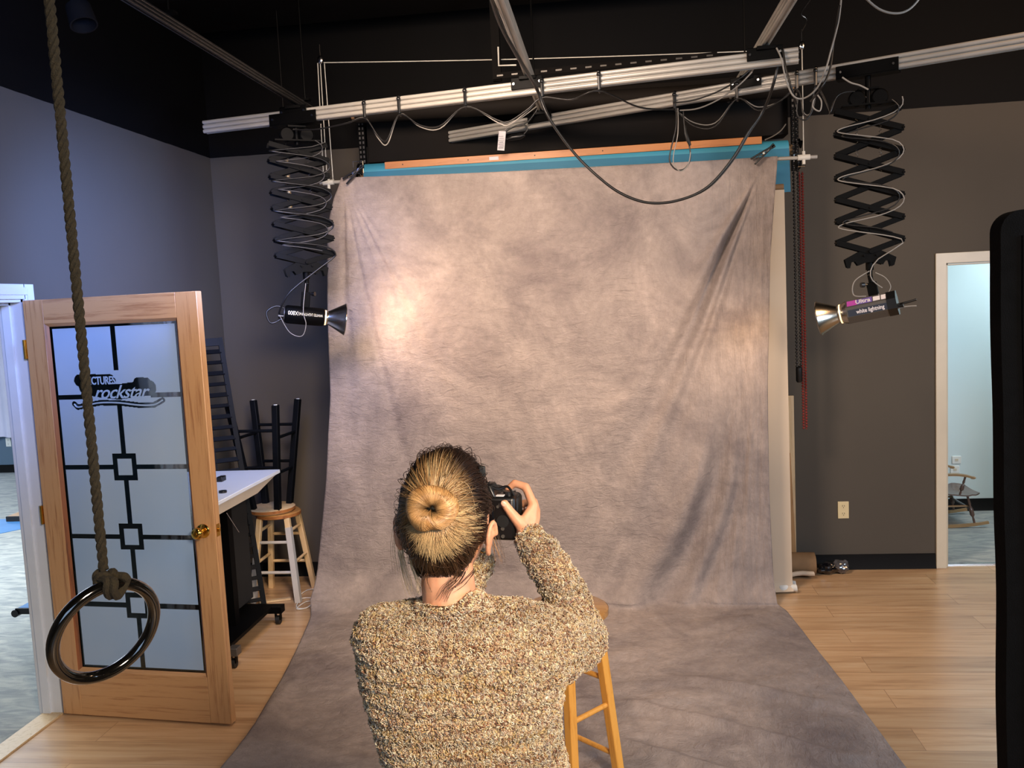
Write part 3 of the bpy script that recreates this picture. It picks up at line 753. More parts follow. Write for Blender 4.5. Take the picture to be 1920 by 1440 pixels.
for j in range(NV+1):
    s_ = j/NV; l_ = lerp_tab(Ltab, s_); r_ = lerp_tab(Rtab, s_)
    for i in range(NXg+1):
        u_ = i/NXg; p = l_.lerp(r_, u_)
        p = p.copy(); 
        if s_ < .12: p.z -= .012*math.sin(u_*PI)*(1-s_/.12)
        p.z += .016*max(0, 1-s_*40)
        k = fold(p.x, p.z, s_)
        p.y -= k*min(1, .1+s_*9)
        # sweep outward near the bottom
        b_ = max(0, (s_-.93)/.07); p.y -= .10*b_*b_; 
        verts.append(p)
zb = [v.z for v in verts[-(NXg+1):]]
last = verts[-(NXg+1):]
fl = []
Lf = catmull(Lfloor, 10); Rf = catmull(Rfloor, 10)
def samp(P, t): q = t*(len(P)-1); i = min(int(q), len(P)-2); return P[i].lerp(P[i+1], q-i)
for j in range(1, NFl+1):
    t_ = (j/NFl)**1.15
    l_ = samp(Lf, t_); r_ = samp(Rf, t_)
    for i in range(NXg+1):
        u_ = i/NXg; p = l_.lerp(r_, u_).copy()
        bl = min(1, j/12); bl = bl*bl*(3-2*bl)
        w0 = last[i]
        h = .012 + max(0, .014*noise.noise(Vector((p.x*1.4+p.y*1.0, p.y*2.6-p.x*.6, 12))) + .009*noise.noise(Vector((p.x*3.6+p.y*2.2, p.y*8-p.x*3, 3))) + .004*noise.noise(Vector((p.x*14, p.y*18, 6)))+.004)
        for (ax_, ay_, bx_, by_, hh) in ((-1.3, 3.0, -.1, 3.55, .02), (-.1, 4.05, 1.0, 3.45, .022), (-.3, 3.75, .9, 3.1, .02), (.2, 4.3, 1.1, 3.9, .015), (-1.74, 4.3, -1.72, 3.2, .022), (-1.2, 3.9, -.4, 3.5, .014)):
            tt = max(0, min(1, ((p.x-ax_)*(bx_-ax_)+(p.y-ay_)*(by_-ay_))/((bx_-ax_)**2+(by_-ay_)**2)))
            dd = math.hypot(p.x-ax_-tt*(bx_-ax_), p.y-ay_-tt*(by_-ay_)); h += 1.5*hh*math.exp(-(dd/.04)**2)*math.sin(PI*max(.02, min(.98, tt)))
        edge = min(1, (1-u_)*30, u_*30); h = .010+(h-.010)*(.3+.7*edge)
        p.z = h
        if bl < 1: p = Vector((w0.x*(1-bl)+p.x*bl, w0.y*(1-bl)+p.y*bl, w0.z*(1-bl)**2.2+p.z*(1-(1-bl)**2.2)))
        verts.append(p)
nr = NV+NFl+1; faces = [(j*(NXg+1)+i, j*(NXg+1)+i+1, (j+1)*(NXg+1)+i+1, (j+1)*(NXg+1)+i) for j in range(nr-1) for i in range(NXg)]
mb = MB(); mb.v = [tuple(v) for v in verts]; mb.f = faces
o = link('muslin_backdrop', mesh_of('muslin_backdrop', mb), M['muslin'], smooth=None)
for p in o.data.polygons: p.use_smooth = True
o['label'] = 'wide mottled grey muslin backdrop hung from a pole and spread over the floor'; o['category'] = 'backdrop'
s_ = o.modifiers.new('t', 'SOLIDIFY'); s_.thickness = .0015; s_.offset = 0

# pole for the muslin, lift cords, clamps
pA, pB = at(600, 343, 'y', yb+.02), at(1532, 294, 'y', yb+.02)
single('backdrop_pole', MB().cyl(pA, pB, .011, n=14), M['alu'], 'slim silver pole carrying the muslin, hung from white cords', 'pole')
def cordthing(px, pxt, pyt, pole_px, lab, spread, colm):
    b = at(*pole_px, 'y', yb+.02); tp = at(pxt, pyt, 'y', yb+.02)
    tp = Vector((b.x+.0, b.y, tp.z))
    t = thing('lift_cord', lab, 'cord', b)
    for k, dx in enumerate(spread):
        part('cord_strand', MB().tube([tp+Vector((dx*.6, .01*k, 0)), b+Vector((dx, 0, .012))], .0028, 6), colm, t)
    mbk = MB().ball(tp+Vector((0, 0, .02)), (.018, .01, .026)).cyl(tp+Vector((0, 0, .02)), tp+Vector((0, 0, .11)), .003, n=6)
    part('pulley', mbk, M['chrome'], t)
    mbk = MB().cyl(b+Vector((-.035, 0, .0)), b+Vector((.035, 0, 0)), .0165, n=14).cyl(b+Vector((0, 0, -.04)), b+Vector((0, 0, .035)), .009, n=12)
    part('pole_tie', mbk, M['cord_white'], t)
    return tp
tpL = cordthing(0, 600, 118, (616, 342), 'white lift cords with cross tie at the left end of the backdrop pole', (-.03, -.008, .03), M['cord_white'])
tpR = cordthing(0, 1502, 92, (1507, 295), 'single white lift cord at the right end of the backdrop pole', (0,), M['cord_white'])
mb = MB().tube(catmull([tpL+Vector((.02, 0, .0)), (tpL*2+tpR)/3+Vector((0, 0, -.01)), (tpL+tpR*2)/3+Vector((0, 0, -.01)), tpR+Vector((-.02, 0, .0))], 6), .0028, 6)
single('pulley_line', mb, M['cord_white'], 'long white line running across under the black ceiling', 'cord')
mb = MB().tube(catmull([tpR+Vector((0, 0, .1)), tpR+Vector((.03, 0, .16)), tpR+Vector((.0, 0, .2)), tpR+Vector((.05, 0, .27))], 6), .004, 6)
single('twisted_hook_wire', mb, M['chrome'], 'short twisted wire hook above the right lift cord', 'hook')
def clamp(px, py, ang_, lab, sc=1):
    c = at(px, py, 'y', yb-.03); t = thing('spring_clamp', lab, 'clamp', c)
    R_ = Matrix.Rotation(ang_, 4, 'Y'); 
    for k, (s0, nm) in enumerate(((1, 'upper_jaw'), (-1, 'lower_jaw'))):
        m2 = Matrix.Translation(c) @ R_ @ Matrix.Rotation(s0*.13, 4, 'Y')
        m_b = MB().box((-.075*sc, -.011, s0*.010-.005), (.07*sc, .011, s0*.010+.005), m2)
        m_b.box((.055*sc, -.012, s0*.006-.009), (.078*sc, .012, s0*.006+.009), m2)
        part(nm, m_b, M['black_plastic'], t, bevel=.003)
    m_b = MB(); m3 = Matrix.Translation(c) @ R_
    m_b.tube([m3 @ Vector((x, -.012, .004*math.sin(x*160))) for x in np.linspace(-.04, .045, 14)], .0028, 6)
    m_b.cyl(m3 @ Vector((0, -.016, 0)), m3 @ Vector((0, .016, 0)), .007, n=10)
    part('spring', m_b, M['chrome'], t)
clamp(663, 326, math.radians(-36), 'black spring clamp with chrome spring gripping the muslin top left corner')
clamp(1431, 288, math.radians(-35), 'black spring clamp gripping the muslin near its top right corner')

# ================================================================== PAPER ROLLS AND BRACKETS
def roll_between(name, pxa, pxb, y, r, m, label, core=M['card'], over=.03):
    a = at(*pxa, 'y', y); b = at(*pxb, 'y', y)
    t = thing(name, label, 'paper roll', (a+b)/2); d = (b-a).normalized()
    part('paper', MB().cyl(a, b, r, n=32), m, t)
    part('core', MB().cyl(a-d*over, b+d*over, r*.55, n=20), core, t)
    return t, a, b
yr = 5.66
tb, ra, rb = roll_between('blue_paper_roll', (686, 325), (1476, 281), yr, .058, M['blue_paper'], 'teal blue seamless paper roll behind the top of the muslin')
tail = MB(); a2 = ra+Vector((0, -.058, 0)); b2 = rb+Vector((0, -.058, 0)); e2 = at(1478, 360, 'y', yr-.05); e1_ = at(1445, 364, 'y', yr-.05)
f1 = at(686, 345, 'y', yr-.055)
tail.add([a2, b2, Vector((b2.x+.005, b2.y, e2.z)), Vector((b2.x-.16, b2.y, e2.z-.005)), Vector((b2.x-.2, b2.y, b2.z-.12)), Vector((a2.x, a2.y, a2.z-.07))], [(0, 1, 2, 3, 4, 5)])
o = part('hanging_sheet', tail, M['blue_shaded'], tb, smooth=None); s_ = o.modifiers.new('t', 'SOLIDIFY'); s_.thickness = .001
sa, sb = at(722, 311, 'y', 5.61), at(1428, 263, 'y', 5.61)
t = thing('wooden_batten', 'long orange pine batten lying above the teal paper roll', 'batten', (sa+sb)/2)
part('board', MB().bar(sa, sb, .02, .045), M['strip'], t, bevel=.002)
q = sa.lerp(sb, .3); part('sticker', MB().box((q.x-.03, q.y-.012, q.z-.011), (q.x+.03, q.y-.0102, q.z+.009)), M['sticker'], t)
for k in range(6):
    q = sa.lerp(sb, .05+.18*k); part('screw_head', MB().cyl(q+Vector((0, -.0098, 0)), q+Vector((0, -.0118, 0)), .004, n=8), M['dark'], t)
# black rolls above
q1, q2 = at(640, 214, 'y', 5.62), at(1478, 172, 'y', 5.62)
roll_between('black_paper_roll', (668, 215), (1478, 166), 5.64, .055, M['black_roll'], 'thick black paper roll just behind the upper aluminium rail')
b1, b2_ = at(690, 305, 'y', 5.86), at(1478, 215, 'y', 5.86)
t = thing('black_header_board', 'large black board filling the space above the teal roll', 'board', (b1+b2_)/2)
mb = MB().add([Vector((b1.x, 5.87, b1.z)), Vector((b2_.x, 5.87, b1.z-.0)), Vector((b2_.x, 5.87, b1.z+.38)), Vector((b1.x, 5.87, b1.z+.38)), Vector((b1.x, 6.028, b1.z)), Vector((b2_.x, 6.028, b1.z)), Vector((b2_.x, 6.028, b1.z+.38)), Vector((b1.x, 6.028, b1.z+.38))], [(0, 1, 2, 3), (5, 4, 7, 6), (0, 4, 5, 1), (1, 5, 6, 2), (2, 6, 7, 3), (3, 7, 4, 0)])
part('panel', mb, M['black_roll'], t, bevel=.003)
# uprights: slotted steel
def slotted(px, py0, py1, y, lab, w=.045, n=12):
    a = at(px, py0, 'y', y); b = at(px, py1, 'y', y); b.x = a.x
    t = thing('slotted_bracket', lab, 'bracket', b)
    part('upright', MB().box((a.x-w/2, y-.002, b.z), (a.x+w/2, y+.02, a.z)), M['black_metal'], t)
    for k in range(n):
        for sx in (-.25, .25):
            z = b.z+(a.z-b.z)*(k+.5)/n; part('slot', MB().box((a.x+sx*w-.005, y-.0035, z-.008), (a.x+sx*w+.005, y-.0015, z+.008)), M['graybody'], t)
    for k, z in enumerate((ra.z, q1.z)):
        part('roll_hook', MB().tube([(a.x, y, z+.03), (a.x, y-.12, z+.03), (a.x, y-.16, z-.02), (a.x, y-.19, z+.01)], .008, 8), M['black_metal'], t)
    return t
slotted(676, 228, 334, 5.80, 'black slotted steel bracket holding the rolls at their left end')
slotted(1489, 172, 320, 5.80, 'black slotted steel bracket holding the rolls at their right end', n=14)
for (px, py, lab) in ((676, 318, 'small black drive wheel at the left end of the teal roll'), (1496, 305, 'small black drive wheel at the right end of the teal roll')):
    c = at(px, py, 'y', yr-.02); t = thing('roller_drive', lab, 'roller drive', c)
    part('wheel', MB().lathe([(0, .0), (0, .036), (.008, .042), (.012, .034), (.018, .034), (.022, .042), (.03, .036), (.03, 0)], c-Vector((.015, 0, 0)), (1, 0, 0), 28), M['black_plastic'], t)
    w = .032; part('wire_hanger', MB().tube([c+Vector((-w, -.05, 0)), c+Vector((-w, -.05, .045)), c+Vector((w, -.05, .045)), c+Vector((w, -.05, -.03)), c+Vector((-.01, -.05, -.03))], .003, 6), M['chrome'], t)
# pull chains
def chain(px0, px1, py0, py1, y, m, lab, name, weight, step=.024, gap=.012, w=.0065):
    a = at(px0, py0, 'y', y); b = at(px1, py1, 'y', y); b.x = (a.x+b.x)/2; a.x = b.x
    t = thing(name, lab, 'chain', b); n = int((a.z-b.z)/step); mbc = MB()
    for s0 in (-1, 1):
        for k in range(n):
            z = b.z+(k+.5)*step+(step/2 if s0 > 0 else 0)
            if k % 1 == 0:
                mbc.ball((a.x+s0*gap, y, z), (w, w, step*.36), 8, 6)
        mbc.cyl((a.x+s0*gap, y, b.z), (a.x+s0*gap, y, a.z), w*.35, n=6)
    part('links', mbc, m, t)
    if weight: part('weight', MB().lathe([(0, .0), (0, .014), (.01, .02), (.09, .02), (.1, .012), (.105, 0)], (a.x, y, b.z-.09), (0, 0, 1), 18), M['black_plastic'], t)
chain(1492, 1496, 200, 690, 5.62, M['black_plastic'], 'long looped black plastic pull chain ending in a weight', 'pull_chain', True, .022, .0125, .0088)
chain(1503, 1508, 322, 805, 5.70, M['red'], 'red bead pull chain hanging to the right of the black chain', 'pull_chain', False, .018, .009, .0095)
# cream seamless sheet hanging behind the muslin, curling on the floor
yw = 5.58; x0, x1 = at(1400, 700, 'y', yw).x, at(1477, 700, 'y', yw).x
prof_ = [(yw, at(1478, 355, 'y', yw).z), (yw, 1.5), (yw-.004, .8), (yw-.006, .3), (yw-.01, .12), (yw-.02, .05), (yw-.05, .018)]
t = thing('white_seamless_paper', 'cream seamless paper hanging beside the right edge of the muslin', 'paper', (x1, yw, 0))
pr_ = catmull([(0, a, b) for a, b in prof_], 6); vs = []; fs = []
for k, p in enumerate(pr_):
    for i in range(9): x = x0+(x1-x0)*i/8; vs.append((x+.004*k/len(pr_), p.y-.012*math.sin(i/8*PI)+(0), p.z))
n_ = len(pr_)
fs = [(k*9+i, k*9+i+1, (k+1)*9+i+1, (k+1)*9+i) for k in range(n_-1) for i in range(8)]
o = part('hanging_sheet', MB().add(vs, fs), M['white_paper'], t, smooth=80); s_ = o.modifiers.new('t', 'SOLIDIFY'); s_.thickness = .001
part('top_tube', MB().cyl((ra.x+.1, yw+.03, prof_[0][1]+.02), (x1, yw+.03, prof_[0][1]+.02), .02, n=16), M['card'], t)
def curl(pa, pb, w, r, m, lab, dirv):
    """torn end of paper curling over the floor: a flat flap ending in a roll"""
    a = Vector(pa); d = Vector(dirv).normalized(); sd = Vector((-d.y, d.x, 0)); vs = []; fs = []; path = []
    Lf_ = (Vector(pb)-a).length
    for k in range(10): path.append((k/9*Lf_, .05*(1-k/9)**2+.003))
    for k in range(14):
        an = k/13*PI*1.7; path.append((Lf_+math.sin(an)*r, .003+r-math.cos(an)*r))
    for k, (s1, z) in enumerate(path):
        for i in range(7):
            ww = (i/6-.5)*w*(1-.15*k/len(path)+.06*math.sin(i*2)); vs.append(a+d*(s1+.012*math.sin(i*1.3))+sd*ww+Vector((0, 0, z)))
    n_ = len(path); fs = [(k*7+i, k*7+i+1, (k+1)*7+i+1, (k+1)*7+i) for k in range(n_-1) for i in range(6)]
    o = single('paper_curl', MB().add(vs, fs), m, lab, 'paper', smooth=80); s_ = o.modifiers.new('t', 'SOLIDIFY'); s_.thickness = .001
qa = at(1490, 1084, 'z', 0)
curl((qa.x, qa.y+.07, .02), (qa.x+.01, qa.y-.03, 0), .24, .016, M['white_paper'], 'torn cream paper flap on the floor against the cardboard tube', (.12, -1, 0))
qb = at(1478, 1112, 'z', 0)
curl((qb.x, qb.y+.07, .006), (qb.x, qb.y+.01, 0), .12, .022, M['white_curl'], 'small bright white paper curl at the corner of the muslin', (.0, -1, 0))
# cardboard tube on the floor
tb_ = at(1531, 1082, 'z', 0); r_ = .075
c1 = Vector((tb_.x, tb_.y+.05, r_+.002)); c0_ = c1+Vector((-.45, .02, 0)); 
t = thing('cardboard_tube', 'short thick brown cardboard tube lying on the floor by the wall', 'tube', c1)
dt = (c1-c0_).normalized(); Lt = (c1-c0_).length
part('tube_wall', MB().lathe([(0, r_), (Lt, r_), (Lt, r_-.008), (0, r_-.008), (0, r_)], c0_, dt, 36), M['card'], t)
# planks leaning on the wall
pt = at(1484, 742, 'y', 6.01); pbm = at(1490, 1045, 'y', 5.86)
t = thing('leaning_plank', 'tall pale plank leaning on the wall beside the paper sheet', 'plank', (pbm.x-.04, 5.88, 0))
part('board', MB().bar((pt.x-.04, 6.0, 0), (pt.x-.035, 6.019, pt.z), .10, .018, (0, -1, 0)), M['plank'], t, bevel=.002)
t = thing('leaning_board', 'shorter tan board leaning in front of the pale plank', 'plank', (pbm.x-.04, 5.86, 0))
part('board', MB().bar((pt.x-.035, 5.968, 0), (pt.x-.06, 5.995, at(1484, 850, 'y', 5.98).z), .085, .014, (0, -1, 0)), M['plankd'], t, bevel=.002)
# plastic bag
bp = at(1556, 1070, 'z', 0)
t = thing('plastic_bag', 'crumpled black and clear plastic packet on the floor at the baseboard', 'bag', (bp.x, 5.95, 0))
def crumple(c, r, seed, nn=26):
    m_b = MB().ball(c, r, nn, 16); out = []
    for v in m_b.v:
        d = Vector(v)-Vector(c); k = 1+.35*noise.noise(Vector(v)*26+Vector((seed, 0, 0)))+.2*noise.noise(Vector(v)*60); out.append(tuple(Vector(c)+d*k))
    m_b.v = [(a, b, max(.002, z)) for a, b, z in out]; return m_b
part('packet', crumple((bp.x-.03, 5.93, .04), (.075, .04, .036), 1), M['bag'], t, smooth=20)
part('clear_wrap', crumple((bp.x+.06, 5.93, .05), (.05, .035, .045), 5), M['bagclear'], t, smooth=20)

# ================================================================== CEILING RAILS
railprof = [(-0.008, -0.036), (-0.008, -0.026), (0.008, -0.026), (0.008, -0.036), (0.017, -0.036), (0.0215, -0.0346), (0.0248, -0.0307), (0.026, -0.0255), (0.0248, -0.0203), (0.0215, -0.0164), (0.017, -0.015), (0.011, -0.0146), (0.011, -0.0114), (0.017, -0.011), (0.0215, -0.0095), (0.0248, -0.0055), (0.026, -0.0), (0.0248, 0.0055), (0.0215, 0.0095), (0.017, 0.011), (0.011, 0.011399999999999999), (0.011, 0.014599999999999998), (0.017, 0.015), (0.0215, 0.0164), (0.0248, 0.0202), (0.026, 0.0255), (0.0248, 0.0307), (0.0215, 0.0346), (0.017, 0.036), (-0.017, 0.036), (-0.0215, 0.0346), (-0.0248, 0.0307), (-0.026, 0.0255), (-0.0248, 0.0202), (-0.0215, 0.0164), (-0.017, 0.015), (-0.011, 0.014599999999999998), (-0.011, 0.011399999999999999), (-0.017, 0.011), (-0.0215, 0.0095), (-0.0248, 0.0055), (-0.026, -0.0), (-0.0248, -0.0055), (-0.0215, -0.0095), (-0.017, -0.011), (-0.011, -0.0114), (-0.011, -0.0146), (-0.017, -0.015), (-0.0215, -0.0164), (-0.0248, -0.0203), (-0.026, -0.0255), (-0.0248, -0.0307), (-0.0215, -0.0346), (-0.017, -0.036)]
RZ = 3.03
A1, A2 = at(385, 239, 'z', RZ), at(1497, 104, 'z', RZ)
B1 = at(845, 257, 'z', RZ); B2 = at(1920, 76, 'z', RZ); B2 = B1+(B2-B1)*1.45
def rail(a, b, label, lab_cat='rail', z=None, m=M['alu'], sc=1):
    mbr = MB().prism([(x*sc, y*sc) for x, y in railprof], a, b)
    t = thing('ceiling_rail', label, 'rail', (Vector(a)+Vector(b))/2, group=None)
    part('extrusion', mbr, m, t)
    d = (Vector(b)-Vector(a)).normalized(); sd = d.cross(Vector((0, 0, 1)))
    for e, s0 in ((a, 1), (b, -1)):
        for zz in (-.018*sc, .018*sc):
            part('end_bolt', MB().cyl(Vector(e)-sd*.0+Vector((0, 0, zz))-d*s0*.004, Vector(e)+Vector((0, 0, zz))+d*s0*.01, .006, n=8), M['chrome'], t)
    return t
rail(A1, A2, 'long silver cross rail carrying the left scissor arm')
rail(B1, B2, 'lower long silver cross rail carrying the right scissor arm')
DZ = RZ+.034+.022+.034
C0 = at(944, 0, 'z', DZ); 
def drail(x, y0, y1, lab, m=M['alu']):
    return rail((x, y0, DZ), (x, y1, DZ), lab, m=m, sc=.6 if x < -1 else .8)
drail(-.39, -1.6, 5.72, 'silver track running overhead toward the camera near picture centre')
drail(.78, -1.6, 5.72, 'silver track running overhead toward the camera right of centre')
drail(-1.74, -1.6, 5.2, 'dark shaded track running along the ceiling at upper left', M['track_shaded'])
# ceiling hangers for tracks
for x in (-.39, .78, -1.74):
    for y in (3.5, 5.1):
        for_lab = {(-.39, 3.5): 0}
        z0 = DZ+.034
        o = single('hanger_rod', MB().cyl((x, y, z0), (x, y, CEIL-.0), .005, n=8).box((x-.03, y-.02, z0), (x+.03, y+.02, z0+.01)), M['black_metal'], 'thin black threaded rod holding an overhead track', 'rod', 'threaded rods above the tracks')
# slotted angle iron behind the upper rail
sa1, sa2 = at(924, 143, 'y', 5.3), at(1345, 103, 'y', 5.3)
t = thing('slotted_angle', 'dark green slotted angle iron running above the upper rail', 'angle iron', (sa1+sa2)/2)
part('angle', MB().bar(sa1, sa2, .004, .035), M['beam'], t)
for k in range(15):
    c = sa1.lerp(sa2, (k+.5)/15); d = (sa2-sa1).normalized(); part('slot', MB().bar(c-d*.018+Vector((0, -.003, 0)), c+d*.018+Vector((0, -.003, 0)), .002, .009), M['graybody'], t)
q = at(930, 130, 'y', 5.313)
t = thing('angle_bracket', 'thin pale angle bracket beside the dark drop post', 'bracket', q)
part('arm', MB().tube([at(934, 88, 'y', 5.313), at(935, 123, 'y', 5.313), at(968, 122, 'y', 5.313)], .005, 6), M['cord_white'], t)
q = at(928, 60, 'y', 5.33); q2 = at(928, 152, 'y', 5.33)
single('drop_post', MB().box((q.x-.025, 5.32, q2.z), (q.x+.025, 5.36, 3.78)), M['beam'], 'dark square post dropping from the ceiling left of the central track', 'post')

def on_rail(a, b, px):
    """point of rail a-b seen above photo column px"""
    best = None
    for k in range(401):
        p = a.lerp(b, k/400); v = p-Vector((0, 0, CH)); x = 960+F*v.dot(_r2)/v.dot(_fw)
        if best is None or abs(x-px) < best[0]: best = (abs(x-px), p)
    return best[1]
def carriage(p, d, L_, label, name='rail_carriage', up=0):
    """black trolley plate pair hugging a rail"""
    d = Vector((d.x, d.y, 0)).normalized(); sd = Vector((-d.y, d.x, 0)); t = thing(name, label, 'carriage', p)
    for s0 in (-1, 1):
        o = part('side_plate', MB().bar(p+sd*s0*.032-d*L_/2+Vector((0, 0, -.012+up)), p+sd*s0*.032+d*L_/2+Vector((0, 0, -.012+up)), .006, .062), M['black_metal'], t, bevel=.003)
        for e in (-.42, .42): part('wheel_bolt', MB().cyl(p+sd*s0*.034+d*L_*e+Vector((0, 0, -.012+up)), p+sd*s0*.040+d*L_*e+Vector((0, 0, -.012+up)), .006, n=10), M['chrome'], o)
    part('bottom_plate', MB().bar(p-d*L_/2+Vector((0, 0, -.046+up)), p+d*L_/2+Vector((0, 0, -.046+up)), .07, .006), M['black_metal'], t)
    return t
dA = (A2-A1); dB = (B2-B1)
for (a, b, x, lab) in ((A1, A2, -.39, 'black carriage joining the upper cross rail to the central track'), (A1, A2, .78, 'black carriage joining the upper cross rail to the right track'),
                       (B1, B2, -.39, 'black carriage joining the lower cross rail to the central track'), (B1, B2, .78, 'black carriage joining the lower cross rail to the right track'),
                       (A1, A2, -1.74, 'black carriage joining the upper cross rail to the dark left track')):
    tt = (x-a.x)/(b.x-a.x); p = a.lerp(b, tt); dd = b-a
    d = Vector((dd.x, dd.y, 0)).normalized(); sd = Vector((-d.y, d.x, 0)); t = thing('track_carriage', lab, 'carriage', p)
    for s0 in (-1, 1):
        o = part('side_plate', MB().bar(p+sd*s0*.031-d*.085+Vector((0, 0, .022)), p+sd*s0*.031+d*.085+Vector((0, 0, .022)), .006, .062), M['black_metal'], t, bevel=.003)
        for e in (-.07, .07): part('wheel_bolt', MB().cyl(p+sd*s0*.033+d*e+Vector((0, 0, .022)), p+sd*s0*.039+d*e+Vector((0, 0, .022)), .006, n=10), M['chrome'], o)
    part('top_plate', MB().box((p.x-.045, p.y-.05, RZ+.036), (p.x+.045, p.y+.05, RZ+.054)), M['black_metal'], t, bevel=.002)

# ================================================================== SCISSOR ARMS AND FLASH HEADS
def pantograph(p, d, top_z, bot_z, units, half, yaw, label):
    t = carriage(p, d, .30, label, 'scissor_arm_lift'); t['category'] = 'scissor lift'
    X = Vector((math.cos(yaw), math.sin(yaw), 0)); Y = Vector((-math.sin(yaw), math.cos(yaw), 0)); c = Vector((p.x, p.y, 0)); Zv = Vector((0, 0, 1))
    # spring drum block under the carriage
    part('swivel_post', MB().cyl((p.x, p.y, RZ-.045), (p.x, p.y, top_z+.0), .014, n=12), M['black_metal'], t)
    mbd = MB()
    for s0 in (-1, 1): mbd.lathe([(-.02, 0), (-.02, .035), (-.014, .042), (.014, .042), (.02, .035), (.02, 0)], c+Zv*(top_z+.055)+X*s0*.055, Y, 22)
    mbd.bar(c+X*-.13+Zv*(top_z+.02), c+X*.13+Zv*(top_z+.02), .09, .008); mbd.bar(c+X*-.05+Zv*(top_z+.10), c+X*.05+Zv*(top_z+.10), .06, .01)
    part('spring_drum', mbd, M['black_metal'], t)
    H = top_z-bot_z; uh = H/units
    for k in range(units):
        z0 = top_z-k*uh; z1 = z0-uh; ya = .033
        for s0 in (-1, 1):
            for s1 in (-1, 1):
                off = Y*(s0*ya+s1*.004)
                a = c+X*half*s1+off+Zv*z0; b = c-X*half*s1+off+Zv*z1
                if k == 0: a = c+X*half*s1*1.0+off+Zv*z0
                if k == units-1 and False: pass
                part('scissor_bar', MB().bar(a, b, .029, .004, Y), M['black_metal'], t, bevel=.001)
        for q_ in (c+Zv*(z0+z1)/2, c+X*half+Zv*z1, c-X*half+Zv*z1): part('pivot_pin', MB().cyl(q_-Y*.045, q_+Y*.045, .006, n=8), M['black_metal'], t)
    # lower bars closing to the bottom bracket
    z1 = bot_z; zb_ = bot_z-uh*.5
    for s0 in (-1, 1):
        for s1 in (-1, 1): part('scissor_bar', MB().bar(c+X*half*s1+Y*s0*.033+Zv*z1, c+Y*s0*.033+Zv*zb_, .029, .004, Y), M['black_metal'], t, bevel=.001)
    # springs inside
    for s1 in (-.35, .35):
        pts = [c+X*half*s1+Zv*(top_z-.02)+Zv*(-k*.30/120)+X*.006*math.cos(k*.9)+Y*.006*math.sin(k*.9) for k in range(121)]
        part('tension_spring', MB().tube(pts, .0016, 5), M['graybody'], t)
    # winged bracket
    zc = zb_-.02
    wing = [(-.115, -.055), (-.10, -.062), (-.092, -.03), (-.075, -.028), (-.06, -.05), (-.02, -.035), (.02, -.035), (.06, -.05), (.075, -.028), (.092, -.03), (.10, -.062), (.115, -.055), (.125, -.015), (.04, .03), (-.04, .03), (-.125, -.015)]
    for s0 in (-1, 1):
        a = c+Y*(s0*.03-.002)+Zv*zc; b = a+Y*.004
        # profile in X (across) / Z (up) swept along Y
        mbw = MB(); vs = [q_+X*u_+Zv*w_ for q_ in (a, b) for u_, w_ in wing]; n = len(wing)
        tri = tessellate_polygon([[Vector((u_, w_, 0)) for u_, w_ in wing]])
        mbw.add(vs, [(i, i+n, (i+1) % n+n, (i+1) % n) for i in range(n)]+[tuple(x) for x in tri]+[tuple(i+n for i in reversed(x)) for x in tri])
        part('hook_plate', mbw, M['black_metal'], t)
    part('cross_pin', MB().cyl(c-Y*.05+Zv*zb_, c+Y*.05+Zv*zb_, .009, n=10).cyl(c-X*.03-Y*.045+Zv*(zc-.0), c-X*.03+Y*.045+Zv*(zc-.0), .006, n=8).cyl(c+X*.03-Y*.045+Zv*(zc-.0), c+X*.03+Y*.045+Zv*(zc-.0), .006, n=8), M['black_metal'], t)
    part('spigot', MB().cyl(c+Zv*zc, c+Zv*(zc-.10), .0135, n=14).cyl(c+Zv*(zc-.035), c+Zv*(zc-.075), .02, n=14), M['black_metal'], t)
    return c+Zv*(zc-.10), X, Y
pL = on_rail(A1, A2, 553); pR = on_rail(B1, B2, 1625)
zt = lambda px, py, y: at(px, py, 'y', y).z
LtopZ = zt(555, 272, pL.y); LbotZ = zt(568, 478, pL.y)
botL, XL, YL = pantograph(pL, dA, LtopZ, LbotZ, 7, .165, math.radians(30), 'black scissor lift hanging from the upper rail on the left, holding the short flash head')
RtopZ = zt(1625, 205, pR.y); RbotZ = zt(1625, 452, pR.y)
botR, XR, YR_ = pantograph(pR, dB, RtopZ, RbotZ, 6, .162, math.radians(-7), 'black scissor lift hanging from the lower rail on the right, holding the long flash head')

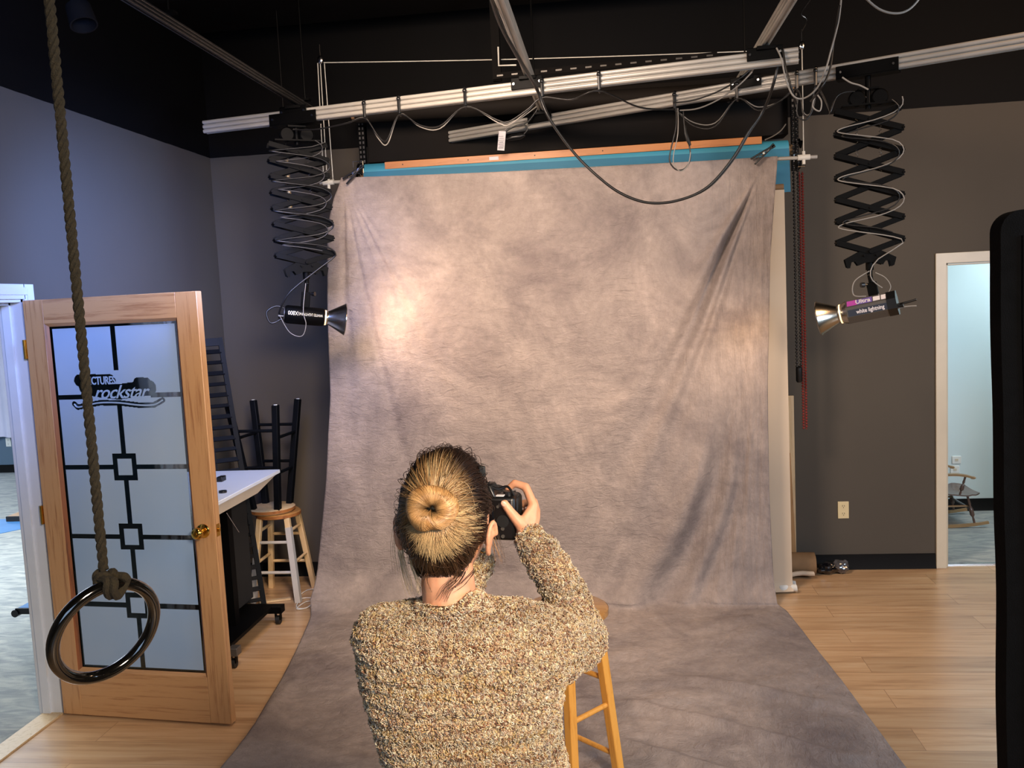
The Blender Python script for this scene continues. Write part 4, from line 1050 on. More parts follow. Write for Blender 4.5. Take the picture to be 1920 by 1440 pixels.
def flash_head(bot, px_c, py_c, axis_px, yawy, tilt, body_r, body_l, kind, label, flip):
    """axis points out of the reflector"""
    y = bot.y; ce = at(px_c, py_c, 'y', y)
    ax = Vector((math.cos(tilt)*axis_px, yawy, -math.sin(tilt))).normalized()
    t = thing('flash_head', label, 'studio flash', (bot.x, bot.y, ce.z))
    up = (Vector((0, 0, 1))-ax*ax.z).normalized(); side = ax.cross(up)
    b0 = ce-ax*body_l/2; b1_ = ce+ax*body_l/2
    if kind == 'round':
        body = part('housing', MB().lathe([(0, 0), (0, body_r*.86), (.012, body_r), (body_l-.01, body_r), (body_l, body_r*.9), (body_l, 0)], b0, ax, 40), M['black_metal'], t)
        part('rear_panel', MB().lathe([(0, 0), (0, body_r*.7), (-.004, body_r*.68), (-.004, 0)], b0-ax*.001, ax, 24), M['graybody'], t)
    else:
        oc = [(body_r*math.cos(PI/8+k*PI/4)*1.06, body_r*math.sin(PI/8+k*PI/4)*1.06) for k in range(8)]
        body = part('housing', MB().prism(oc, b0, b1_, up), M['graybody'], t, smooth=20)
        part('end_cap', MB().prism([(a*1.04, b*1.04) for a, b in oc], b0-ax*.01, b0+ax*.035, up), M['black_plastic'], t, smooth=20)
        part('front_collar', MB().lathe([(0, body_r), (.02, body_r*.9), (.035, body_r*.72), (.035, 0), (0, 0)], b1_, ax, 24), M['spun'], t)
    # carrying cable plug and cord stub at the rear
    part('power_socket', MB().cyl(b0-up*body_r*.3, b0-up*body_r*.3-ax*.035, .014, n=12), M['black_plastic'], t)
    # reflector
    R1, R2_, Lr = body_r*.80, .091, .115
    st = b1_+ax*(.0 if kind == 'round' else .03)
    rf = part('reflector', MB().lathe([(0, R1), (.012, R1), (.02, R1*.93), (.03, R1*1.02), (Lr, R2_), (Lr+.002, R2_+.003), (Lr+.006, R2_+.002), (Lr+.005, R2_-.002), (.03, R1*.98), (.02, R1*.88)], st, ax, 48), M['spun'], t, smooth=40)
    part('modelling_lamp', MB().ball(st+ax*.02, (.014, .014, .014)), M['bulb'], rf)
    part('collar_glow', MB().lathe([(0, R1+.001), (.008, R1+.001)], st+ax*.002, ax, 32), emis('collar_light_'+kind, '#ffd9a0', 1.6), rf)
    # yoke
    yk = Vector((bot.x, bot.y, bot.z)); base = ce+up*body_r
    nrst = b0+ax*ax.dot(yk-b0); foot = nrst+up*body_r*.9
    part('yoke', MB().cyl(yk, yk.lerp(foot, .55), .013, n=14).bar(yk.lerp(foot, .35), foot+up*.0, .034, .05, ax), M['black_metal'], t, bevel=.004)
    part('chrome_spigot', MB().cyl(yk+Vector((0, 0, .03)), yk+(foot-yk)*.3, .0095, n=12), M['chrome'], t)
    part('tilt_knob', MB().cyl(yk.lerp(foot, .45), yk.lerp(foot, .45)+Vector((.05*axis_px, -.01, 0)), .005, n=8).cyl(yk.lerp(foot, .45)+Vector((.04*axis_px, -.008, 0)), yk.lerp(foot, .45)+Vector((.058*axis_px, -.012, 0)), .013, n=10), M['black_plastic'], t)
    toward = -_fw; sdn = (toward-ax*toward.dot(ax)).normalized(); upn = ax.cross(sdn)
    if upn.z < 0: upn = -upn
    return t, body, ce, ax, sdn, upn, b0, b1_
def decal(text, size, c, right, upv, nrm, m, parent, sx=1, nm='lettering', bold=0):
    vs, fs = text_mesh(text, size, .0004, sx=sx, bold=bold)
    out = [c+right*v.x+upv*v.z-nrm*v.y for v in vs]
    part(nm, MB().add(out, fs), m, parent, smooth=None)
tL, bdL, ceL, axL, sdL, upL, b0L, b1L = flash_head(botL, 571, 592, 1, .42, math.radians(9), .053, .225, 'round', 'black cylindrical flash head at left with upside-down lettering, pointing right', True)
decal('WHITE LIGHTNING', .022, ceL+sdL*.0545+upL*.006-axL*-.03, -axL, -upL, sdL, M['lettering'], bdL, .72)
decal('X800', .034, ceL+sdL*.0545+upL*.008-axL*.068, -axL, -upL, sdL, M['lettering'], bdL, .75)
tR, bdR, ceR, axR, sdR, upR, b0R, b1R = flash_head(botR, 1634, 577, -1, .40, math.radians(11), .062, .235, 'octagon', 'grey boxy flash head at right with magenta label, pointing left', False)
apo = .062*1.06*math.cos(PI/8)
rt_ = -axR                                       # reading direction, left to right in the picture
up_f = (Vector((0, 0, 1))-axR*axR.z).normalized(); side_f = axR.cross(up_f)
if side_f.dot(-_fw) < 0: side_f = -side_f
n1 = (side_f*math.cos(PI/4)+up_f*math.sin(PI/4)); n1u = (up_f*math.cos(PI/4)-side_f*math.sin(PI/4))
def plate(c, r_, u_, n_, w, h, m, nm, par): part(nm, MB().bar(c-r_*w/2, c+r_*w/2, .0012, h, u_), m, par, smooth=None)
c_ = ceR+n1*(apo+.0012)
plate(c_+rt_*-.085, rt_, n1u, n1, .05, .036, M['magenta'], 'magenta_label', bdR)
plate(c_+rt_*-.022, rt_, n1u, n1, .075, .036, M['violet'], 'violet_label', bdR)
plate(c_+rt_*.037, rt_, n1u, n1, .034, .030, M['sticker'], 'sticker', bdR)
plate(c_+rt_*.078, rt_, n1u, n1, .038, .032, M['sticker'], 'sticker', bdR)
decal('Ultra', .040, c_+rt_*-.030+n1*.0012, rt_, n1u, n1, M['sticker'], bdR, .9, bold=.0008)
c2_ = ceR+side_f*(apo+.0012)
nl = (side_f*math.cos(PI/4)-up_f*math.sin(PI/4)); nlu = (up_f*math.cos(PI/4)+side_f*math.sin(PI/4))
c3_ = ceR+side_f*(apo+.0012)-up_f*.006
plate(c3_+rt_*.0, rt_, up_f, side_f, .22, .034, M['navy'], 'navy_label', bdR)
decal('white lightning', .030, c3_+rt_*.0+side_f*.0014, rt_, up_f, side_f, M['sticker'], bdR, .78, bold=.0005)

# ---- cables
def cable(pts, r, m, label, name='cable', cat='cable', sub=8, group=None):
    return single(name, MB().tube(catmull(pts, sub), r, 7), m, label, cat, group, smooth=60)
def P(px, py, y): return at(px, py, 'y', y)
# coil along each scissor lift
def coil(c, top_z, bot_z, half, X, Y, m, label, amp, n_w, ph=0, rr=.0042, end=None):
    pts = []
    N = n_w*10
    for k in range(N+1):
        u_ = k/N; z = top_z+(bot_z-top_z)*u_; a = u_*n_w*2*PI+ph
        s_x = math.sin(a); s_x = math.copysign(abs(s_x)**.7, s_x)
        pts.append(Vector((c.x, c.y, 0))+X*half*amp*s_x-Y*(.055+.015*math.cos(a))+Vector((0, 0, z+.02*math.cos(a))))
    if end: pts += end
    return cable(pts, rr, m, label, 'coiled_cable', sub=2)
coil(pL, LtopZ+.02, LbotZ-.02, .165, XL, YL, M['wire_black'], 'black power cable looping down the left scissor lift', 1.0, 4, 2.2, .0052, [botL+Vector((-.03, -.04, 0)), b0L+Vector((.03, -.03, .10)), b0L+Vector((-.02, -.02, .02)), b0L-axL*.03])
coil(pL, LtopZ+.0, LbotZ-.0, .165, XL, YL, M['wire_dim'], 'thin grey cord winding through the left scissor lift', .8, 4, .6, .0028)
coil(pR, RtopZ+.03, RbotZ-.03, .162, XR, YR_, M['wire_gray'], 'grey power cable snaking down the right scissor lift', .98, 3, 1.2, .0031, [botR+Vector((.03, -.05, .08)), botR+Vector((-.01, -.05, .02)), botR+Vector((.0, -.05, -.03)), botR+Vector((.05, -.04, -.07))])
coil(pR, RtopZ+.01, RbotZ+.02, .162, XR, YR_, M['wire_black'], 'black cord winding behind the grey cable on the right scissor lift', .85, 3, .7, .0035)
# loops on flash heads
cable([b0L+upL*.03, b0L-axL*.05+upL*.04, b0L-axL*.10-upL*.0, b0L-axL*.07-upL*.06, b0L-axL*.0-upL*.02], .0055, M['wire_black'], 'black cord loop at the back of the left flash head')
cable([botL+Vector((0, -.02, 0)), ceL+Vector((.02, -.07, .03)), ceL+Vector((.03, -.07, -.05)), ceL+Vector((-.0, -.07, -.115)), ceL+Vector((-.07, -.07, -.09)), b0L+Vector((-.01, -.05, -.01))], .0022, M['wire_gray'], 'thin grey safety wire looped under the left flash head')
cr = [botR+Vector((-.01, -.03, .02)), botR+Vector((-.085, -.03, -.03)), botR+Vector((-.09, -.03, -.10)), ceR+Vector((-.04, -.05, .062))]
cable(cr, .003, M['wire_gray'], 'grey safety wire loop left of the right flash head yoke')
cable([botR+Vector((.02, -.03, .01)), botR+Vector((.07, -.03, -.02)), botR+Vector((.095, -.03, -.07)), botR+Vector((.06, -.03, -.12)), ceR+Vector((.02, -.05, .07))], .0025, M['wire_gray'], 'thin grey wire loop right of the right flash head yoke')
for k, (dz0, lab) in enumerate(((0, 'upper short cord stub at the back of the right flash head'), (-.02, 'lower short cord stub at the back of the right flash head'))):
    cable([b0R+Vector((0, -.01, dz0-.01)), b0R-axR*.05+Vector((0, 0, dz0-.01)), b0R-axR*.10+Vector((0, 0, dz0*1.6-.005))], .006 if k == 0 else .004, M['wire_black'] if k == 0 else M['wire_gray'], lab)
# cable clips on rails
def clip(a, b, px, lab):
    p = on_rail(a, b, px); d = (b-a).normalized(); sd = Vector((d.y, -d.x, 0)); t = thing('cable_clip', lab, 'clip', p)
    part('hook', MB().tube([p+sd*.02+Vector((0, 0, .036)), p+sd*.034+Vector((0, 0, .03)), p+sd*.036+Vector((0, 0, -.02)), p+sd*.034+Vector((0, 0, -.055)), p+sd*.02+Vector((0, 0, -.066)), p+sd*.012+Vector((0, 0, -.05))], .0085, 8), M['black_plastic'], t)
    part('knob', MB().ball(p+sd*.036+Vector((0, 0, .018)), (.012, .012, .012)), M['black_plastic'], t)
    return p+sd*.03+Vector((0, 0, -.06))
ca = [clip(A1, A2, x, l) for x, l in ((688, 'leftmost black cable clip on the upper rail, near the left scissor lift'), (752, 'second black cable clip from the left on the upper rail'), (876, 'third black cable clip from the left on the upper rail'), (1019, 'black cable clip on the upper rail just right of the central track'), (1124, 'rightmost black cable clip on the upper rail'))]
cb = [clip(B1, B2, x, l) for x, l in ((1270, 'leftmost black cable clip on the lower rail'), (1383, 'second black cable clip from the left on the lower rail'), (1499, 'black cable clip on the lower rail beside the right lift cord'), (1530, 'rightmost black cable clip on the lower rail'))]
def sag(a, b, dz, f=.5): m_ = a.lerp(b, f); return m_-Vector((0, 0, dz))
pl0 = pL+Vector((0, -.05, -.08))
for (r_, m_, dz0, sx_, lab) in ((.003, M['wire_gray'], 0, 1, 'pale grey cable draped between the upper rail clips'), (.0042, M['wire_black'], .014, .85, 'black cable draped between the upper rail clips beside the grey one')):
    o3 = Vector((0, -.005 if dz0 else .005, -dz0*.3))
    pts = [pl0+o3, sag(pl0, ca[0], .02*sx_, .35)+o3, sag(pl0, ca[0], .01, .75)+o3, ca[0]+o3, sag(ca[0], ca[1], .12*sx_, .35)+o3, sag(ca[0], ca[1], .15*sx_, .6)+o3, ca[1]+o3, sag(ca[1], ca[2], .08*sx_, .3)+o3, sag(ca[1], ca[2], .10*sx_, .6)+o3, ca[2]+o3, sag(ca[2], ca[3], .10*sx_, .4)+o3+Vector((0, 0, 0)), sag(ca[2], ca[3], .12*sx_, .55)+o3, sag(ca[2], ca[3], .06*sx_, .8)+o3, ca[3]+o3, sag(ca[3], ca[4], .03*sx_)+o3, ca[4]+o3, sag(ca[4], cb[0], .04*sx_)+o3, cb[0]+o3]
    cable(pts, r_, m_, lab, sub=6)
for (r_, m_, dz0, lab) in ((.003, M['wire_gray'], 0, 'pale grey cable sagging between the lower rail clips'), (.0042, M['wire_black'], .02, 'black cable sagging between the lower rail clips')):
    o3 = Vector((0, -.006 if dz0 else .004, 0))
    pts = [cb[0]+o3, sag(cb[0], cb[1], .09+dz0, .3)+o3, sag(cb[0], cb[1], .11+dz0, .65)+o3, cb[1]+o3, sag(cb[1], cb[2], .06+dz0, .35)+o3, sag(cb[1], cb[2], .05, .7)+o3, cb[2]+o3, sag(cb[2], cb[3], .12+dz0, .3)+o3, sag(cb[2], cb[3], .13, .7)+o3, cb[3]+o3, sag(cb[3], pR, .14, .25)+o3, P(1556, 213, pR.y)+o3, P(1570, 180, pR.y)+o3, P(1600, 172, pR.y)+o3, P(1625, 184, pR.y)+o3]
    cable(pts, r_, m_, lab, sub=6)
# the thick swag crossing the backdrop
yk = 4.6
sw1 = [P(905, -60, 3.3), P(935, 40, 3.7), P(975, 115, 4.1), P(1005, 165, 4.5), P(1030, 222, 4.55), P(1075, 285, yk), P(1120, 330, yk), P(1165, 363, yk), P(1215, 380, yk), P(1270, 376, yk), P(1325, 352, yk), P(1372, 300, yk), P(1405, 245, yk), P(1432, 205, yk), P(1452, 150, 4.5), P(1462, 95, 4.5)]
cable(sw1, .0072, M['wire_black'], 'thick black cable hanging in a deep swag across the top of the backdrop')
cable([p+Vector((.008, .014, .004*math.sin(k))) for k, p in enumerate(sw1)], .0028, M['wire_dim'], 'thin dark grey wire taped along the thick black swag cable')
cable([P(1578, -10, 4.2), P(1572, 40, 4.25), P(1558, 95, 4.3), P(1548, 130, 4.3), P(1532, 165, 4.35), P(1508, 184, 4.4), P(1488, 180, 4.4), P(1474, 150, 4.4), P(1465, 110, 4.4), P(1456, 90, 4.42)], .0042, M['wire_gray'], 'grey cable dropping from the ceiling and looping at the right of the rails')
cable([P(1574, 10, 4.2), P(1563, 80, 4.3), P(1556, 130, 4.3), P(1540, 165, 4.3), P(1520, 190, 4.4)], .005, M['wire_black'], 'black cable dropping from the ceiling beside the grey looping one')
cable([P(1468, 95, 4.42), P(1474, 130, 4.4), P(1484, 165, 4.4), P(1493, 195, 4.45)], .0052, M['wire_black'], 'short black cable falling from the right track carriage')
cable([P(1410, 135, 4.9), P(1385, 160, 4.9), P(1350, 185, 4.95), P(1310, 203, 5.0), P(1275, 207, 5.05)], .004, M['wire_gray'], 'grey cable sweeping down left from the right track')
cable([P(1408, 130, 4.9), P(1380, 152, 4.9), P(1345, 172, 4.95), P(1300, 188, 5.0), P(1262, 193, 5.05)], .0045, M['wire_black'], 'black cable sweeping down left from the right track')
cable([P(1268, 203, 5.05), P(1267, 240, 5.05), P(1258, 280, 5.05), P(1256, 303, 5.05), P(1268, 318, 5.05), P(1284, 316, 5.05), P(1294, 298, 5.05), P(1292, 270, 5.05), P(1283, 235, 5.05), P(1281, 208, 5.05)], .0042, M['wire_black'], 'black cable loop hanging in front of the teal roll')
cable([P(1271, 203, 5.0), P(1271, 250, 5.0), P(1263, 290, 5.0), P(1264, 308, 5.0), P(1276, 321, 5.0), P(1290, 309, 5.0), P(1295, 285, 5.0)], .0028, M['wire_gray'], 'thin grey wire loop hanging in front of the teal roll')
single('cable_connector', MB().tube([P(1284, 236, 5.04), P(1286, 250, 5.04), P(1290, 262, 5.04), P(1294, 273, 5.04)], [.008, .011, .012, .007], 10), M['black_plastic'], 'black inline connector on the hanging cable loop', 'connector')
cable([P(1496, 185, 4.5), P(1494, 210, 4.5), P(1500, 222, 4.5), P(1512, 224, 4.5), P(1524, 205, 4.5), P(1529, 180, 4.5)], .0035, M['wire_black'], 'small dark cable loop at the lower rail beside the right lift cord')
cable([P(1528, 180, 4.45), P(1524, 200, 4.45), P(1537, 208, 4.45), P(1540, 190, 4.45), P(1531, 176, 4.45)], .0035, M['wire_gray'], 'small pale cable loop under the rightmost clip')
cable([P(1579, 145, 4.6), P(1595, 155, 4.6), P(1612, 160, 4.6), P(1628, 168, 4.6)], .0042, M['wire_gray'], 'short grey cable under the right lift carriage')
cable([P(1560, -110, 3.6), P(1600, -35, 3.6), P(1622, -5, 3.6), P(1650, 18, 3.6), P(1680, 25, 3.6), P(1705, 17, 3.6), P(1727, -8, 3.6), P(1745, -45, 3.6), P(1760, -110, 3.6)], .0045, M['wire_gray'], 'pale cable sagging from the ceiling at the top right')
cable([P(1435, 262, 5.3), P(1450, 255, 5.35), P(1464, 245, 5.4), P(1473, 233, 5.45)], .0035, M['wire_gray'], 'short pale wire rising off the right end of the batten')
# plug bundle with tag
pb_ = on_rail(B1, B2, 968)+Vector((-.03, -.12, -.06)); yq = pb_.y
cable([P(1012, 195, yq), P(990, 212, yq), P(968, 228, yq), P(948, 243, yq), P(944, 256, yq), P(955, 262, yq)], .0035, M['wire_gray'], 'thin grey cable running down to the plug bundle')
cable([P(1012, 198, yq), P(990, 228, yq), P(965, 237, yq), P(948, 247, yq), P(946, 258, yq), P(958, 262, yq), P(975, 256, yq), P(988, 245, yq), P(984, 235, yq), P(968, 236, yq)], .005, M['wire_black'], 'black cable knotted around the plug bundle')
single('power_plug', MB().tube([P(952, 261, yq-.02), P(960, 258, yq-.02), P(975, 256, yq-.02), P(984, 253, yq-.02)], [.011, .018, .017, .009], 12), M['black_plastic'], 'black power plug hanging under the lower rail', 'plug')
q = P(940, 266, yq-.03); t = thing('warning_tag', 'white printed warning tag hanging from the plug cable', 'tag', q)
part('card', MB().bar(P(942, 246, yq-.03), P(939, 282, yq-.03), .0012, .044, (1, 0, 0)), M['sticker'], t, smooth=None)
for k in range(7):
    py = 256+k*3.6; a = P(936 if k % 2 else 934.5, py, yq-.0315); b = P(945 if k % 3 else 944, py-.4, yq-.0315)
    part('print_line', MB().bar(a, b, .0006, .003 if k > 2 else .0018), M['dark'], t, smooth=None)
# rod seen through the left scissor
rp = P(537, 290, 5.4); rq = P(535, 401, 5.4)
t = thing('brass_rod', 'pale brass rod with white tip hanging behind the left scissor lift', 'rod', (rp.x, 5.4, rq.z))
part('shaft', MB().lathe([(0, .008), (.02, .013), (rp.z-rq.z-.12, .013), (rp.z-rq.z-.1, .010), (rp.z-rq.z, .014)], (rp.x, 5.4, rq.z+.012), (0, 0, 1), 16), M['pinkrod'], t)
part('tip', MB().ball((rp.x, 5.4, rq.z+.004), (.016, .016, .01)), M['white_plastic'], t)
part('hang_wire', MB().cyl((rp.x, 5.4, rp.z), (rp.x, 5.4, CEIL), .002, n=6), M['wire_black'], t)
# dark spot lamp at the ceiling, far left
c = P(145, 8, 3.2); t = thing('ceiling_spotlight', 'unlit dark spotlight can under the ceiling at the top left', 'spotlight', c)
part('can', MB().lathe([(0, 0), (0, .03), (.01, .045), (.09, .05), (.09, .044), (.02, .04)], c, Vector((.35, -.2, -1)), 24), M['beam'], t)
part('stem', MB().cyl(c, (c.x, c.y, CEIL), .008, n=8), M['beam'], t)

# ================================================================== TABLE, STOOLS, SLATTED PANEL
TX, TY0, TY1, TZ = -2.125, 4.15, at(525, 880, 'x', -2.125).y, .945
TZ = at(525, 880, 'x', -2.125).z
tb = thing('work_table', 'tall rolling worktable with pale top and black body, behind the open door', 'table', ((LX+TX)/2, (TY0+TY1)/2, 0))
topx = LX+.03
part('tabletop', MB().box((topx, TY0, TZ-.022), (TX, TY1, TZ)), M['table_top'], tb, bevel=.003)
part('apron', MB().add([(TX-.012, TY0, TZ-.022), (TX-.012, TY1-.03, TZ-.022), (TX-.03, TY1-.30, TZ-.085), (TX-.03, TY0, TZ-.085), (TX-.05, TY0, TZ-.022), (TX-.05, TY1-.03, TZ-.022), (TX-.05, TY1-.30, TZ-.085), (TX-.05, TY0, TZ-.085)], [(0, 1, 2, 3), (5, 4, 7, 6), (0, 4, 5, 1), (1, 5, 6, 2), (2, 6, 7, 3), (3, 7, 4, 0)]), M['table_edge'], tb)
part('cabinet_body', MB().box((topx+.05, TY0+.05, .17), (TX-.16, TY1-.18, TZ-.03)), M['shroud'], tb, bevel=.004)
part('base_tray', MB().box((topx+.05, 4.42, .11), (TX-.02, 5.02, .13)), M['black_metal'], tb)
for y_ in (4.42, 5.07):
    part('base_foot', MB().box((topx+.03, y_-.03, .075), (TX+.03, y_+.03, .12)), M['graybody'] if y_ < 4.6 else M['black_metal'], tb, bevel=.003)
    for x_ in (topx+.08, TX-.005):
        cs = part('caster', MB().cyl((x_-.012, y_, .027), (x_+.012, y_, .027), .027, n=20), M['rubber'], tb)
        part('caster_fork', MB().box((x_-.018, y_-.014, .03), (x_-.013, y_+.014, .078)).box((x_+.013, y_-.014, .03), (x_+.018, y_+.014, .078)).box((x_-.018, y_-.014, .07), (x_+.018, y_+.014, .078)), M['black_metal'], cs)
for x_ in (topx+.08, TX-.13): part('post', MB().box((x_-.02, 4.7, .1), (x_+.02, 4.76, TZ-.03)), M['black_metal'], tb)
part('brace_wire', MB().cyl(P(425, 962, 4.5), P(448, 998, 4.55), .003, n=6), M['chrome'], tb)
q = P(421, 890, 4.95); single('small_black_box', MB().box((q.x-.03, 4.9, TZ+.001), (q.x+.005, 4.96, TZ+.03)), M['black_plastic'], 'small black gadget standing on the worktable, upper one', 'gadget', bevel=.004)
q = P(421, 922, 4.6); single('small_black_puck', MB().cyl((q.x-.01, 4.6, TZ+.001), (q.x-.01, 4.6, TZ+.012), .022, n=20), M['black_plastic'], 'flat black disc on the worktable near the door edge', 'gadget')

def stool(label, c, hz, feet_r, top_r, rot, m_leg, m_seat, m_edge, r_seat=.165, flip=False, square=True, rungs=((.22, .35), (.3, .44)), leg_w=.036, painted=None):
    """four splayed legs; feet_r / top_r = leg distance from the axis; flip stands it on its seat"""
    t = thing('stool', label, 'stool', c); c = Vector(c)
    Z_ = (lambda z: c.z+(hz-z)) if flip else (lambda z: c.z+z)
    def pt(a, r, z): return Vector((c.x+r*math.cos(a), c.y+r*math.sin(a), Z_(z)))
    sp = [(0, 0), (0, r_seat*.93), (.008, r_seat), (.024, r_seat), (.032, r_seat*.94), (.033, 0)]
    seat = part('seat', MB().lathe([(z+hz-.033 if not flip else .033-z, r) for z, r in sp], c, (0, 0, 1), 48), m_seat, t, smooth=40)
    part('seat_edge', MB().lathe([((hz-.027) if not flip else .027, r_seat+.0006), ((hz-.008) if not flip else .008, r_seat+.0006)], c, (0, 0, 1), 48), m_edge, seat)
    angs = [rot+k*PI/2 for k in range(4)]
    lr = lambda z: feet_r+(top_r-feet_r)*z/hz
    for k, a in enumerate(angs):
        mm = m_leg[k] if isinstance(m_leg, list) else m_leg
        up = Vector((math.cos(a), math.sin(a), 0)); tan = Vector((-math.sin(a), math.cos(a), 0))
        o = part('leg', MB().bar(pt(a, feet_r, 0), pt(a, top_r, hz-.03), leg_w, leg_w, tan+up), mm, t, bevel=.004)
        if painted and k in painted:
            z1_ = painted[k]; o2 = part('painted_sock', MB().bar(pt(a, feet_r, .001), pt(a, lr(z1_), z1_), leg_w+.0015, leg_w+.0015, tan+up), M['sock'], o)
        if flip: part('glide', MB().cyl(pt(a, feet_r, 0), pt(a, feet_r, -.004), .012, n=10), M['white_plastic'], o)
    for k in range(4):
        a, b = angs[k], angs[(k+1) % 4]
        for z in rungs[k % 2]:
            part('rung', MB().cyl(pt(a, lr(z), z), pt(b, lr(z), z), .0105, n=12), M['sock'] if (painted and k == 0 and z == rungs[0][0]) or (painted and k == 0) else (m_leg if not isinstance(m_leg, list) else m_leg[0]), t)
    return t
M['sock'] = mat('white_painted_wood', '#b9b3ab', .5, vary=.05)
# light wooden stool in the corner with a black-legged one upside down on it
cS = Vector((-2.30, 5.61, 0)); hS = P(526, 957, 5.61).z
stool('natural wood round stool with partly white-painted legs in the back corner', cS, hS, .222, .135, math.radians(-135)+.0, M['natural'], M['seatw'], M['seatedge'], .150, rungs=((.20, .40), (.26, .47)), painted={0: .36, 1: .5})
stool('black-legged stool standing upside down on the natural corner stool', cS+Vector((-.04, -.01, hS+.001)), .74, .235, .125, math.radians(-140), M['black_wood'], M['plank'], M['seatedge'], .155, flip=True, rungs=((.17, .42), (.22, .46)), leg_w=.04)
# foreground-side beech stool on the muslin
stR = at(1141, 1140, 'z', .74); 
stool('honey-coloured beech bar stool standing on the muslin in front of the photographer', (stR.x-.165, stR.y, .014), .735, .185, .115, math.radians(4), M['honey'], M['seatw'], M['seatw'], .165, rungs=((.44, .13), (.55, .34)), leg_w=.036)
# slatted black panel leaning in the corner
sl_t = thing('slatted_panel', 'tall black louvered panel leaning in the corner behind the worktable', 'panel', (-2.6, 5.8, 0))
a0 = Vector((LX+.02, 5.62, 0)); pw = .0
tR = P(412, 633, 5.44); bR = P(453, 880, 5.36)
dirv = (tR-bR).normalized(); bot_ = bR-dirv*(bR.z/dirv.z); Wp = Vector((-.30, -.20, 0))

Tt = tR; 
def sl(u_, v_): return bot_.lerp(Tt, v_)+Wp*u_*.55
nrm_ = (Tt-bot_).cross(Wp).normalized()
if nrm_.y > 0: nrm_ = -nrm_
part('frame', MB().bar(sl(0, 0), sl(0, 1), .03, .022, nrm_).bar(sl(.8, 0), sl(.8, 1), .03, .022, nrm_).bar(sl(0, .985), sl(.8, .985), .05, .022, nrm_).bar(sl(0, .02), sl(.8, .02), .05, .022, nrm_), M['black_wood'], sl_t)
for k in range(24):
    v_ = .05+.9*k/23; a = sl(.03, v_); b = sl(.78, v_); part('slat', MB().bar(a+nrm_*.004, b+nrm_*.004, .03 if k % 2 else .024, .008, (nrm_+(Tt-bot_).normalized()*.55)), M['black_wood'], sl_t)
# white cable and trim strip on the floor by the stool
q = lambda px, py: at(px, py, 'z', .006)
cable([q(592, 1128), q(575, 1128), q(560, 1137), q(557, 1142), q(570, 1141), q(585, 1134), q(592, 1124), q(580, 1121), q(565, 1123), q(556, 1136), q(562, 1141), q(578, 1138), q(594, 1120)], .004, M['cord_white'], 'loose white cord coiled on the floor beside the corner stool')
cable([q(605, 1104), q(590, 1104), q(575, 1107), q(566, 1113)], .0035, M['cord_white'], 'short white cord end running under the muslin edge')
a, b = at(487, 1129, 'z', .008), at(545, 1122, 'z', .008); single('wood_strip', MB().bar(a, b, .03, .012), M['plank'], 'thin pale wood strip on the floor between the corner stool legs', 'strip')
# black velvet covered panel at the right edge
x0v = at(1872, 430, 'y', 2.2).x; x0b = at(1886, 1440, 'y', 2.2).x; zt_ = at(1900, 394, 'y', 2.2).z
t = thing('black_fabric_panel', 'tall black fabric-covered panel with rounded corner at the right edge', 'panel', (x0b+.4, 2.22, 0))
out = []; rcn = .05
slope = (x0b-x0v)/(at(1872, 430, 'y', 2.2).z-at(1886, 1440, 'y', 2.2).z)
def xl(z): return x0v+slope*(at(1872, 430, 'y', 2.2).z-z)+.006*noise.noise(Vector((z*3, 1, 1)))
zs = np.linspace(0, zt_-rcn, 40)
for z in zs: out.append((xl(z), z))
for k in range(1, 9): an = PI-k/8*PI/2; out.append((xl(zt_-rcn)+rcn+math.cos(an)*rcn, zt_-rcn+math.sin(an)*rcn))
out += [(x0v+.75, zt_), (x0v+.80, zt_-.05), (x0v+.80, 0)]
vs = [Vector((x, y_, z)) for y_ in (2.19, 2.25) for x, z in out]; n = len(out); tri = tessellate_polygon([[Vector((x, z, 0)) for x, z in out]])
o = part('cover', MB().add(vs, [(i, i+n, (i+1) % n+n, (i+1) % n) for i in range(n)]+[tuple(x) for x in tri]+[tuple(i+n for i in reversed(x)) for x in tri]), M['velvet'], t, bevel=.012, smooth=50)
o.modifiers['bevel'].segments = 4
part('seam', MB().tube([(xl(z)+.05, 2.188, z) for z in np.linspace(.02, zt_-.06, 40)], .0035, 6), M['velvet'], t)

# ================================================================== THE PHOTOGRAPHER
def mat3(yaw): return Matrix.Rotation(yaw, 3, 'Z')
HY = math.radians(-9); HR = Matrix.Rotation(HY, 3, 'Z') @ Matrix.Rotation(math.radians(2), 3, 'Y')
hc = P(838, 966, 1.605); HRAD = Vector((.0795, .095, .114))
def hp(x, y, z): return hc + HR @ Vector((x, y, z))
person = thing('person', 'woman seen from behind in a nubby beige sweater, hair in a bun, raising a camera', 'person', (hc.x, 1.58, 0))
Ls, Rs = P(706, 1200, 1.575), P(980, 1190, 1.575)
Re, Rw = P(1100, 1192, 1.69), P(988, 1004, 1.760)
Le, Lw = P(782, 1215, 1.79), P(902, 1052, 1.90)
base = P(846, 1330, 1.58)
bx = base.x
b = MB()
